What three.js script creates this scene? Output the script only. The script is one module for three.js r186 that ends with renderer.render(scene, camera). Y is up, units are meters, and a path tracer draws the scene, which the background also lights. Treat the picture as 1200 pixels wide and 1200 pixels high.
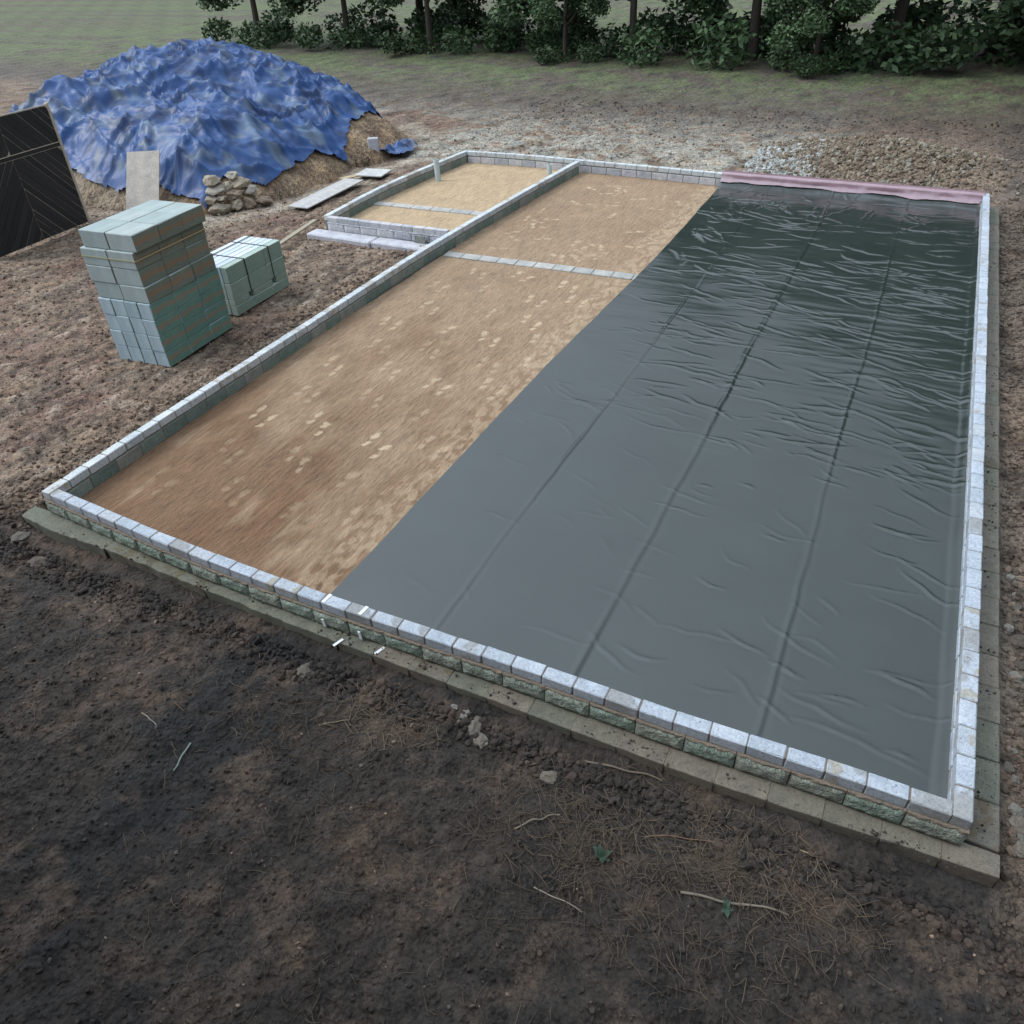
import * as THREE from 'three';
import { mergeGeometries } from 'three/addons/utils/BufferGeometryUtils.js';
import { ImprovedNoise } from 'three/addons/math/ImprovedNoise.js';

// ------------------------------------------------------------------ camera, sky, sun, exposure
const scene = new THREE.Scene();
const camera = new THREE.PerspectiveCamera(67.13, 1, 0.1, 600);
camera.position.set(6.525, 4.32, 3.097);
camera.rotation.set(-0.6582, 0.4852, -0.0453, 'YXZ');

const sunDirection = new THREE.Vector3(-0.66, 0.86, 0.2).normalize();
{
  // bright overcast: thin even cloud, brighter around the hidden sun and towards the zenith
  const w = 256, h = 128, data = new Float32Array(w * h * 4), d = new THREE.Vector3(), pn = new ImprovedNoise();
  for (let j = 0; j < h; j++) for (let i = 0; i < w; i++) {
    const el = ((j + 0.5) / h - 0.5) * Math.PI, az = ((i + 0.5) / w - 0.5) * Math.PI * 2;
    d.set(Math.cos(el) * Math.cos(az), Math.sin(el), Math.cos(el) * Math.sin(az));
    const toSun = Math.max(0, d.dot(sunDirection));
    let L = 0.25 + 0.72 * Math.max(0, d.y) + 1.75 * Math.pow(toSun, 2.2);
    L *= 1 + 0.16 * pn.noise(d.x * 2.2, d.y * 4, d.z * 2.2) + 0.08 * pn.noise(d.x * 6, d.y * 9, d.z * 6);
    if (d.y < 0) L *= 0.25;
    const k = (j * w + i) * 4;
    data[k] = L * 0.86; data[k + 1] = L * 0.97; data[k + 2] = L * 1.12; data[k + 3] = 1;
  }
  const sky = new THREE.DataTexture(data, w, h, THREE.RGBAFormat, THREE.FloatType);
  sky.mapping = THREE.EquirectangularReflectionMapping; sky.magFilter = THREE.LinearFilter; sky.needsUpdate = true;
  scene.background = sky; scene.environment = sky;
}
const sun = new THREE.DirectionalLight(0xfff6ea, 1.4);
sun.position.copy(sunDirection).multiplyScalar(60); sun.target.position.set(2, 0, -6);
sun.castShadow = true; sun.shadow.radius = 34; sun.shadow.mapSize.set(2048, 2048);
Object.assign(sun.shadow.camera, { left: -30, right: 30, top: 30, bottom: -30, near: 1, far: 160 });
scene.add(sun, sun.target);

const renderer = new THREE.WebGLRenderer({ antialias: true });
renderer.toneMapping = THREE.LinearToneMapping;
renderer.toneMappingExposure = 1.22;
renderer.shadowMap.enabled = true;

// ------------------------------------------------------------------ helpers
let seed = 20240611;
const rnd = () => { seed = (seed + 0x6d2b79f5) | 0; let t = Math.imul(seed ^ (seed >>> 15), 1 | seed); t = (t + Math.imul(t ^ (t >>> 7), 61 | t)) ^ t; return ((t ^ (t >>> 14)) >>> 0) / 4294967296; };
const rr = (a, b) => a + (b - a) * rnd();
const clamp = (x, a = 0, b = 1) => Math.min(b, Math.max(a, x));
const sstep = (a, b, x) => { const t = clamp((x - a) / (b - a)); return t * t * (3 - 2 * t); };
const mix = (a, b, t) => a + (b - a) * t;
const PN = new ImprovedNoise();
const noise = (x, y, z = 0) => PN.noise(x + 31.7, y + 17.3, z + 5.1);
const fbm = (x, y, o = 4) => { let s = 0, a = 0.5; for (let i = 0; i < o; i++) { s += a * noise(x, y, i * 7.7); x *= 2.03; y *= 2.03; a *= 0.5; } return s; };
const hash = (x, y, s) => { let h = Math.imul(x, 374761393) + Math.imul(y, 668265263) + Math.imul(s, 974634777); h = Math.imul(h ^ (h >>> 13), 1274126177); return ((h ^ (h >>> 16)) >>> 0) / 4294967296; };
function tileNoise(x, y, p, s = 0) {                      // periodic value noise, period p
  const xi = Math.floor(x), yi = Math.floor(y), fx = x - xi, fy = y - yi, u = fx * fx * (3 - 2 * fx), v = fy * fy * (3 - 2 * fy), m = (a) => ((a % p) + p) % p;
  const a = hash(m(xi), m(yi), s), b = hash(m(xi + 1), m(yi), s), c = hash(m(xi), m(yi + 1), s), d = hash(m(xi + 1), m(yi + 1), s);
  return a + (b - a) * u + (c - a) * v + (a - b - c + d) * u * v;
}
const tileFbm = (u, v, p, o, s) => { let t = 0, a = 0.5, n = 0; for (let i = 0; i < o; i++) { t += a * tileNoise(u * p, v * p, p, s + i); n += a; a *= 0.55; p *= 2; } return t / n; };
function texture(w, h, fn, srgb, rx = 1, ry = 1) {         // fn(u, v) -> [r, g, b] 0..1 (linear) or a number
  const data = new Uint8Array(w * h * 4), enc = (x) => (x <= 0.0031308 ? 12.92 * x : 1.055 * Math.pow(x, 1 / 2.4) - 0.055);
  for (let j = 0; j < h; j++) for (let i = 0; i < w; i++) {
    const c = fn((i + 0.5) / w, (j + 0.5) / h), k = (j * w + i) * 4;
    for (let q = 0; q < 3; q++) { const x = clamp(typeof c === 'number' ? c : c[q]); data[k + q] = Math.round(255 * (srgb ? enc(x) : x)); }
    data[k + 3] = 255;
  }
  const t = new THREE.DataTexture(data, w, h); t.wrapS = t.wrapT = THREE.RepeatWrapping; t.magFilter = THREE.LinearFilter;
  t.repeat.set(rx, ry); if (srgb) t.colorSpace = THREE.SRGBColorSpace; t.needsUpdate = true; return t;
}
const std = (o) => new THREE.MeshStandardMaterial({ roughness: 0.9, ...o });
const rgb = (r, g, b) => new THREE.Color().setRGB(r, g, b);

const names = new Map();
const numbered = (n) => { const k = names.get(n) ?? 0; names.set(n, k + 1); return k ? n + '_' + String(k).padStart(3, '0') : n; };
function info(o, label, category, group, kind) {
  if (label) o.userData.label = label;
  if (category) o.userData.category = category;
  if (group) o.userData.group = group;
  if (kind) o.userData.kind = kind;
  return o;
}
function thing(name, label, category, x = 0, y = 0, z = 0, turn = 0, group) {
  const o = new THREE.Group(); o.name = numbered(name); o.position.set(x, y, z); o.rotation.y = turn; scene.add(o);
  return info(o, label, category, group);
}
function mesh(name, geometry, material, parent = scene) {
  const m = new THREE.Mesh(geometry, material); m.name = parent === scene ? numbered(name) : name; m.castShadow = m.receiveShadow = true; parent.add(m); return m;
}
function partNames(root) {                                 // brick, brick_001 ... within one thing
  const seen = new Map();
  root.traverse((o) => { if (o === root) return; const k = seen.get(o.name) ?? 0; seen.set(o.name, k + 1); if (k) o.name += '_' + String(k).padStart(3, '0'); });
}

// chamfered box centred in x and z, standing on y = 0; uv in metres (or one atlas cell per face)
function chamferBox(w, h, d, c, ou = 0, ov = 0, chip = 0, faceUv) {
  const P = [], X = w / 2, Z = d / 2, s = [-1, 1], key = (i, j, k, a) => ((i * 2 + j) * 2 + k) * 3 + a;
  for (const i of [0, 1]) for (const j of [0, 1]) for (const k of [0, 1]) {
    const q = c * (1 + (chip ? rnd() * chip : 0));
    const x = s[i] * X, y = j ? h : 0, z = s[k] * Z, ix = s[i] * q, iy = (j ? 1 : -1) * q, iz = s[k] * q;
    P.push([x, y - iy, z - iz], [x - ix, y, z - iz], [x - ix, y - iy, z]);
  }
  const tris = [], quad = (a, b, cc, dd) => tris.push([a, b, cc], [a, cc, dd]);
  const K = key;
  for (const i of [0, 1]) quad(K(i, 0, 0, 0), K(i, 0, 1, 0), K(i, 1, 1, 0), K(i, 1, 0, 0));
  for (const j of [0, 1]) quad(K(0, j, 0, 1), K(0, j, 1, 1), K(1, j, 1, 1), K(1, j, 0, 1));
  for (const k of [0, 1]) quad(K(0, 0, k, 2), K(1, 0, k, 2), K(1, 1, k, 2), K(0, 1, k, 2));
  for (const i of [0, 1]) for (const j of [0, 1]) quad(K(i, j, 0, 0), K(i, j, 1, 0), K(i, j, 1, 1), K(i, j, 0, 1));
  for (const i of [0, 1]) for (const k of [0, 1]) quad(K(i, 0, k, 0), K(i, 1, k, 0), K(i, 1, k, 2), K(i, 0, k, 2));
  for (const j of [0, 1]) for (const k of [0, 1]) quad(K(0, j, k, 1), K(1, j, k, 1), K(1, j, k, 2), K(0, j, k, 2));
  for (const i of [0, 1]) for (const j of [0, 1]) for (const k of [0, 1]) tris.push([K(i, j, k, 0), K(i, j, k, 1), K(i, j, k, 2)]);
  const pos = [], uv = [], A = new THREE.Vector3(), B = new THREE.Vector3(), C = new THREE.Vector3(), N = new THREE.Vector3(), mid = new THREE.Vector3();
  for (const t of tris) {
    let [a, b, e] = t; A.fromArray(P[a]); B.fromArray(P[b]); C.fromArray(P[e]);
    N.copy(B).sub(A).cross(mid.copy(C).sub(A)); mid.copy(A).add(B).add(C).divideScalar(3); mid.y -= h / 2;
    if (N.dot(mid) < 0) { [b, e] = [e, b]; N.negate(); }
    const ax = Math.abs(N.x), ay = Math.abs(N.y), az = Math.abs(N.z);
    for (const q of [a, b, e]) {
      const v = P[q]; pos.push(...v);
      if (faceUv) uv.push(...faceUv(v, ax >= ay && ax >= az ? (N.x > 0 ? 'right' : 'left') : ay >= az ? 'top' : 'front'));
      else if (ax >= ay && ax >= az) uv.push(v[2] + ou, v[1] + ov); else if (ay >= az) uv.push(v[0] + ou, v[2] + ov); else uv.push(v[0] + ou, v[1] + ov);
    }
  }
  const g = new THREE.BufferGeometry();
  g.setAttribute('position', new THREE.Float32BufferAttribute(pos, 3)); g.setAttribute('uv', new THREE.Float32BufferAttribute(uv, 2)); g.computeVertexNormals();
  return g;
}
const variants = (n, make) => Array.from({ length: n }, (_, i) => make(i));
const pick = (list) => list[Math.floor(rnd() * list.length) % list.length];
// a grid surface: xs, zs lists, fn(x, z) -> [x, y, z], keep(x, z) optional, colour(x, z, y) optional
function gridSurface(xs, zs, fn, uvOf, colourOf, keep) {
  const nx = xs.length, nz = zs.length, pos = new Float32Array(nx * nz * 3), uv = new Float32Array(nx * nz * 2), col = colourOf && new Float32Array(nx * nz * 3), idx = [];
  for (let j = 0, k = 0; j < nz; j++) for (let i = 0; i < nx; i++, k++) {
    const p = fn(xs[i], zs[j]); pos.set(p, k * 3); uv.set(uvOf(xs[i], zs[j]), k * 2);
    if (col) col.set(colourOf(xs[i], zs[j], p[1]), k * 3);
  }
  for (let j = 0; j < nz - 1; j++) for (let i = 0; i < nx - 1; i++) {
    if (keep && !keep((xs[i] + xs[i + 1]) / 2, (zs[j] + zs[j + 1]) / 2)) continue;
    const a = j * nx + i, b = a + 1, c = a + nx, d = c + 1; idx.push(a, c, b, b, c, d);   // z grows with j: faces up
  }
  const g = new THREE.BufferGeometry();
  g.setAttribute('position', new THREE.BufferAttribute(pos, 3)); g.setAttribute('uv', new THREE.BufferAttribute(uv, 2));
  if (col) g.setAttribute('color', new THREE.BufferAttribute(col, 3));
  g.setIndex(idx); g.computeVertexNormals(); return g;
}
const range = (a, b, step) => { const n = Math.max(1, Math.round(Math.abs(b - a) / step)); return Array.from({ length: n + 1 }, (_, i) => a + ((b - a) * i) / n); };
function lump(size, detail, rough, sx = 1, sy = 1, sz = 1) {   // an angular stone
  const g = new THREE.IcosahedronGeometry(1, detail), p = g.attributes.position, o = rnd() * 90, v = new THREE.Vector3();
  const cuts = Array.from({ length: 7 }, () => new THREE.Vector3(rr(-1, 1), rr(-1, 1), rr(-1, 1)).normalize());
  for (let i = 0; i < p.count; i++) {
    v.fromBufferAttribute(p, i);
    for (const n of cuts) { const q = v.dot(n); if (q > 0.68) v.addScaledVector(n, 0.68 - q); }
    v.multiplyScalar(1 + rough * noise(v.x * 1.7 + o, v.y * 1.7, v.z * 1.7 + o) + rough * 0.5 * noise(v.x * 4 + o, v.y * 4, v.z * 4));
    p.setXYZ(i, v.x * size * sx, v.y * size * sy, v.z * size * sz);
  }
  g.computeVertexNormals(); return g;
}
function tubeAlong(points, r0, r1, sides = 6) {
  const curve = new THREE.CatmullRomCurve3(points), n = Math.max(4, points.length * 4), g = new THREE.TubeGeometry(curve, n, 1, sides, false), p = g.attributes.position, c = new THREE.Vector3(), v = new THREE.Vector3();
  for (let i = 0; i <= n; i++) { curve.getPointAt(i / n, c); for (let k = 0; k <= sides; k++) { const q = i * (sides + 1) + k; v.fromBufferAttribute(p, q).sub(c).multiplyScalar(mix(r0, r1, i / n)).add(c); p.setXYZ(q, v.x, v.y, v.z); } }
  g.computeVertexNormals(); return g;
}

// ------------------------------------------------------------------ textures and materials
const T = {};
T.concrete = texture(512, 512, (u, v) => {                 // open-textured concrete block: fine aggregate, pores, blotches
  const blot = tileFbm(u, v, 5, 4, 3), grain = tileNoise(u * 170, v * 170, 170, 9), mid = tileFbm(u, v, 40, 2, 21), pore = tileNoise(u * 90, v * 90, 90, 13);
  let c = 0.62 + 0.32 * (blot - 0.5) + 0.22 * (grain - 0.5) + 0.26 * (mid - 0.5); if (pore > 0.9) c *= 0.45; if (grain > 0.95) c += 0.16;
  return [c * (1 + 0.05 * (blot - 0.5)), c, c * (1 - 0.07 * (blot - 0.5))];
}, true, 1 / 0.6, 1 / 0.6);
T.concreteBump = texture(512, 512, (u, v) => { const pore = tileNoise(u * 90, v * 90, 90, 13); return (pore > 0.88 ? 0.15 : 0.6) + 0.35 * (tileNoise(u * 170, v * 170, 170, 9) - 0.5); }, false, 1 / 0.6, 1 / 0.6);
T.soil = texture(1024, 1024, (u, v) => {
  const a = tileFbm(u, v, 6, 6, 31), b = tileFbm(u, v, 48, 4, 41), c = tileNoise(u * 300, v * 300, 300, 51), crumb = tileNoise(u * 120, v * 120, 120, 61);
  let k = 0.5 + 0.55 * (a - 0.5) + 0.85 * (b - 0.5) + 0.5 * (c - 0.5); if (crumb > 0.9) k += 0.2; if (crumb < 0.1) k *= 0.78;
  const warm = 0.14 * (tileFbm(u, v, 9, 3, 77) - 0.5);
  return [k * (1 + warm), k, k * (1 - warm)];
}, true, 1 / 2.6, 1 / 2.6);
T.soilBump = texture(1024, 1024, (u, v) => { const r = tileFbm(u, v, 28, 5, 41), q = tileNoise(u * 120, v * 120, 120, 61); return 0.15 + 0.7 * r + 0.25 * (q > 0.85 ? 1 : q - 0.5); }, false, 1 / 2.6, 1 / 2.6);

T.smeared = texture(512, 512, (u, v) => {                  // the same concrete with mortar smears, rain-washed dirt and darker damp patches
  const grain = tileNoise(u * 170, v * 170, 170, 9), mid = tileFbm(u, v, 40, 2, 21), pore = tileNoise(u * 90, v * 90, 90, 13), m = sstep(0.54, 0.68, tileFbm(u, v, 7, 5, 71) + 0.12 * (mid - 0.5)), d = sstep(0.55, 0.7, tileFbm(u, v, 5, 5, 91) + 0.15 * (grain - 0.5));
  let c = 0.64 + 0.22 * (grain - 0.5) + 0.26 * (mid - 0.5); if (pore > 0.9) c *= 0.45; return [c * mix(mix(1, 0.82, m), 0.7, d), c * mix(mix(1, 0.72, m), 0.66, d), c * mix(mix(1, 0.56, m), 0.6, d)];
}, true, 1 / 0.6, 1 / 0.6);
const M = {};
const conc = (r, g, b, extra) => std({ color: rgb(r, g, b), map: T.concrete, bumpMap: T.concreteBump, bumpScale: 0.003, roughness: 0.95, ...extra });
M.coping = [conc(0.5, 0.57, 0.645), conc(0.54, 0.605, 0.68), conc(0.47, 0.54, 0.61), conc(0.52, 0.57, 0.62), conc(0.53, 0.59, 0.66, { map: T.smeared }), conc(0.5, 0.56, 0.63, { map: T.smeared })];
M.copingPale = [conc(0.66, 0.72, 0.74), conc(0.7, 0.75, 0.76), conc(0.62, 0.68, 0.71), conc(0.68, 0.72, 0.74, { map: T.smeared })];
T.rough = texture(512, 512, (u, v) => { const a = tileFbm(u, v, 9, 4, 5), g = tileNoise(u * 70, v * 70, 70, 8), f = tileNoise(u * 140, v * 140, 140, 18); let c = 0.55 + 0.35 * (a - 0.5) + 0.4 * (g - 0.5) + 0.3 * (f - 0.5); if (g > 0.88) c += 0.25; if (g < 0.1) c *= 0.5; return [c, c, c * 0.97]; }, true, 1 / 0.6, 1 / 0.6);
M.split = [[0.37, 0.46, 0.4], [0.33, 0.43, 0.37], [0.39, 0.46, 0.4], [0.38, 0.43, 0.37]].map(([r, g, b]) => std({ color: rgb(r, g, b), map: T.rough, bumpMap: T.rough, bumpScale: 0.006, roughness: 0.95 }));
M.inner = [conc(0.3, 0.35, 0.3), conc(0.24, 0.3, 0.26), conc(0.33, 0.34, 0.3), conc(0.2, 0.27, 0.23)];  // darker and greener than the coping
M.annex = [conc(0.6, 0.6, 0.64), conc(0.52, 0.54, 0.58), conc(0.66, 0.66, 0.68)];
M.mortar = conc(0.26, 0.25, 0.21); M.mortarBrown = conc(0.25, 0.21, 0.165);
M.footing = [conc(0.2, 0.187, 0.148), conc(0.172, 0.178, 0.138), conc(0.21, 0.188, 0.15), conc(0.185, 0.172, 0.136), conc(0.2, 0.185, 0.15, { map: T.smeared })];
M.footingEdge = [conc(0.2, 0.2, 0.155, { map: T.smeared }), conc(0.185, 0.195, 0.15)];
M.ledge = conc(0.6, 0.61, 0.66);
M.strip = [conc(0.5, 0.5, 0.47), conc(0.44, 0.45, 0.43), conc(0.55, 0.54, 0.5)];
M.paint = std({ color: rgb(0.62, 0.66, 0.68), roughness: 0.8 });
M.black = std({ color: rgb(0.012, 0.012, 0.012), roughness: 0.55 });

// ------------------------------------------------------------------ the ground
const heapFoot = [[-11.5, -6.6], [-9.2, -7.2], [-7.7, -7.5], [-6.4, -7.6], [-5.5, -7.75], [-4.95, -8.6], [-4.75, -9.6], [-4.65, -10.8], [-4.85, -11.6], [-4.4, -12.3], [-4.6, -14], [-7, -16], [-12, -16.5], [-14, -12]];
function inPolygon(P, x, z) { let ins = false; for (let i = 0, n = P.length; i < n; i++) { const a = P[i], b = P[(i + 1) % n]; if ((a[1] > z) !== (b[1] > z) && x < ((b[0] - a[0]) * (z - a[1])) / (b[1] - a[1]) + a[0]) ins = !ins; } return ins; }
function edgeDistance(P, x, z) {
  let best = 1e9; for (let i = 0, n = P.length; i < n; i++) { const a = P[i], b = P[(i + 1) % n], dx = b[0] - a[0], dz = b[1] - a[1], t = clamp(((x - a[0]) * dx + (z - a[1]) * dz) / (dx * dx + dz * dz)); best = Math.min(best, Math.hypot(x - a[0] - t * dx, z - a[1] - t * dz)); }
  return best;
}
const heapRise = (x, z) => (inPolygon(heapFoot, x, z) ? (1.75 + 0.5 * sstep(-7, -11, x) + 0.35 * noise(x * 0.35, z * 0.35, 6)) * (1 - Math.exp(-edgeDistance(heapFoot, x, z) / 1.7)) : 0);
const inSlab = (x, z) => (x > -0.05 && x < 7.9 && z < 0.12 && z > -12.75) || (x > -2.75 && x <= 0 && z < -7.7 && z > -12.75);
const outside = (x, z) => Math.max(-x, x - 7.8, z - 0.18, -12.75 - z);     // distance outside the main rectangle
const rubbleMound = (x, z) => 0.46 * Math.exp(-(((x - 5.7) / 1.9) ** 2) - ((z + 15.3) / 1.1) ** 2);
function groundHeight(x, z) {
  if (x > -0.27 && x < 7.9 && z < 0.11 && z > -0.2) return -0.06;
  if (x > -0.02 && x < 7.7 && z < 0.1 && z > -12.7) return -0.06;
  const annex = x > -2.72 && x <= 0 && z < -7.6 && z > -12.7;
  if (annex) return -0.06;
  const o = outside(x, z), near = Math.exp(-Math.max(0, o) / 0.5);
  let y = 0.05 * fbm(x * 0.35, z * 0.35, 3) + 0.06 * fbm(x * 1.1, z * 1.1, 3) * (1 - 0.4 * near);
  const lump1 = fbm(x * 4, z * 4, 3), lump2 = fbm(x * 11, z * 11, 3);
  if (x < 0 && z < 0.3) {                                       // raked clay on the left: streaks that run with the long wall
    const s = fbm(x * 7.5 + 0.5 * fbm(x, z, 2), z * 2.6, 4); y += 0.062 * s + 0.022 * lump2 + 0.05 * Math.exp(-(((x + 0.45) / 0.35) ** 2)) * (0.6 + lump1);
  } else if (x > 7.8 && z > -13) {
    y += -0.07 * Math.exp(-(((x - 8.0) / 0.16) ** 2)) + 0.05 * sstep(8.1, 8.5, x) + 0.03 * lump1 + 0.02 * lump2;
  } else y += 0.045 * lump1 + 0.028 * lump2;
  if (z > 0.1) y += -0.03 - 0.015 * Math.exp(-(((z - 0.35) / 0.1) ** 2)) + 0.03 * lump1 * sstep(0.2, 0.6, z);
  y += rubbleMound(x, z);
  if (z < -13 && x > -4) y += 0.02 * lump1;
  return Math.min(y, 0.22 + rubbleMound(x, z));
}
const palette = { topsoil: [0.022, 0.018, 0.0145], black: [0.0105, 0.01, 0.0095], brown: [0.046, 0.033, 0.024], clay: [0.145, 0.105, 0.073], red: [0.125, 0.078, 0.056], dust: [0.27, 0.235, 0.185], grey: [0.23, 0.22, 0.185], back: [0.165, 0.122, 0.088], side: [0.1, 0.079, 0.06], grass: [0.09, 0.11, 0.05] };
const blend = (a, b, t) => [mix(a[0], b[0], t), mix(a[1], b[1], t), mix(a[2], b[2], t)];
function groundColour(x, z) {
  const n1 = fbm(x * 0.6, z * 0.6, 4), n2 = fbm(x * 2.2 + 9, z * 2.2, 4), n3 = fbm(x * 7, z * 7, 3);
  let front = blend(palette.topsoil, palette.black, sstep(-0.1, 0.25, n1 + 0.5 * n2)); front = blend(front, palette.brown, sstep(0.02, 0.3, n2 + 0.4 * n3 - 0.25 * n1 + 0.1 * Math.exp(-(((z - 0.6) / 0.5) ** 2))));
  const st = fbm(x * 7.5 + 0.5 * fbm(x, z, 2), z * 2.6, 4);
  let left = blend(palette.clay, palette.red, sstep(0.0, 0.28, n1 + 0.35 * n2)); left = blend(left, palette.red, 0.75 * sstep(-1.2, -2.6, x) * sstep(-4.5, -2.6, z + 1.5 * n1) * sstep(-0.2, 0.1, n2)); left = blend(left, palette.dust, 0.5 * sstep(0.1, 0.42, st + 0.4 * n2)); left = blend(left, palette.brown, 0.75 * sstep(0.06, 0.3, -st + 0.3 * n3));
  const nearHeap = inPolygon(heapFoot, x, z) ? 0 : Math.exp(-((edgeDistance(heapFoot, x, z) - 0.45) ** 2) / 0.1);
  left = blend(left, palette.dust, clamp(nearHeap * (0.8 + n2)) * (x > -6.2 ? 1 : 0.2));
  let side = blend(palette.side, palette.brown, sstep(-0.05, 0.25, n2)); side = blend(side, palette.clay, 0.5 * sstep(0.05, 0.3, n1 + 0.3 * n3));
  let back = blend(palette.grey, palette.clay, sstep(-0.05, 0.22, n2 + 0.3 * n1)); back = blend(back, palette.dust, 0.7 * sstep(0.02, 0.2, fbm(x * 1.2, z * 5, 3)));
  back = blend(back, palette.back, sstep(4.2, 5.6, x + 2 * n2)); back = blend(back, palette.side, sstep(7.2, 8.2, x + n2));
  back = blend(back, palette.brown, 0.8 * sstep(-15, -20, z + 3 * n2)); back = blend(back, palette.grass, sstep(-19, -24, z + 5 * n1) * sstep(-0.25, 0.1, n2 + n1));
  const edge = 0.4 * n2 + 0.25 * n3;
  let c = blend(front, left, sstep(0.35, -0.25, z + edge) * sstep(1.2, -0.6, x));
  c = blend(c, side, sstep(7.75, 7.95, x) * sstep(1.6, -1.2, z + 2 * edge));
  c = blend(c, back, sstep(-12.4, -13, z + 0.4 * edge) * sstep(-5, -4.2, x + edge + 60 * sstep(-16.5, -21, z + 2 * n1)));
  const k = 1.9; return [c[0] * k, c[1] * k, c[2] * k];
}
{
  const fine = (a, b, s) => range(a, b, s).slice(0, -1);
  const xs = [-300, -160, -90, -60, -44, ...fine(-34, -17, 1), ...fine(-17, -9, 0.16), ...fine(-9, -4, 0.06), ...fine(-4, 9.4, 0.035), ...fine(9.4, 14, 0.3), 14, 18, 24, 34, 50, 90, 160, 300];
  const zs = [-300, -160, -90, -64, ...fine(-56, -30, 1.2), ...fine(-30, -18, 0.25), ...fine(-18, -8, 0.07), ...fine(-8, 4.4, 0.035), 4.4, 6, 9, 14, 25, 50, 100, 300];
  const g = gridSurface(xs, zs, (x, z) => [x, groundHeight(x, z), z], (x, z) => [x, z], groundColour, (x, z) => !(x > 0.3 && x < 7.4 && z < -0.3 && z > -12.3));
  info(mesh('ground', g, std({ vertexColors: true, map: T.soil, bumpMap: T.soilBump, bumpScale: 0.05, roughness: 1 })), 'bare building-site soil, dark topsoil in front and paler raked clay beside the walls', 'ground', null, 'structure');
}

// ------------------------------------------------------------------ block walls
const capVariants = (len) => variants(16, () => chamferBox(len, 0.084, 0.1, 0.003, rr(0, 4), rr(0, 4), 2.6));
const capBrick = capVariants(0.218), lowInner = variants(6, () => chamferBox(0.306, 0.128, 0.1, 0.004, rr(0, 4), rr(0, 4), 1.2));
function splitBlock(len, h, d, proud, amp) {               // rough split face on +z, sawn on the other sides
  const nx = 22, ny = 9, g = new THREE.BoxGeometry(len, h, d, nx, ny, 2), p = g.attributes.position, uv = g.attributes.uv, o = rnd() * 50;
  for (let i = 0; i < p.count; i++) {
    let x = p.getX(i), y = p.getY(i), z = p.getZ(i); const ex = Math.min(1, (len / 2 - Math.abs(x)) / 0.03), ey = Math.min(1, (h / 2 - Math.abs(y)) / 0.03);
    if (z > d / 2 - 1e-4) z += proud * Math.min(1, 0.35 + 0.65 * Math.min(ex, ey)) + amp * fbm(x * 16 + o, y * 16, 3) + amp * 0.5 * noise(x * 48 + o, y * 48, 2);
    if (z > 0.0) { x *= 1 - 0.012 * (1 + noise(o, y * 20, z * 9)); y *= 1 - 0.04 * (0.5 + noise(x * 12, o, z * 9)); }
    p.setXYZ(i, x, y + h / 2, z); uv.setXY(i, x + o, y + z + o);
  }
  g.computeVertexNormals(); return g;
}
const splitVariants = variants(9, () => splitBlock(0.314, 0.138, 0.1, 0.024, 0.01));
const smoother = variants(6, () => splitBlock(0.311, 0.134, 0.1, 0.016, 0.01));
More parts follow.
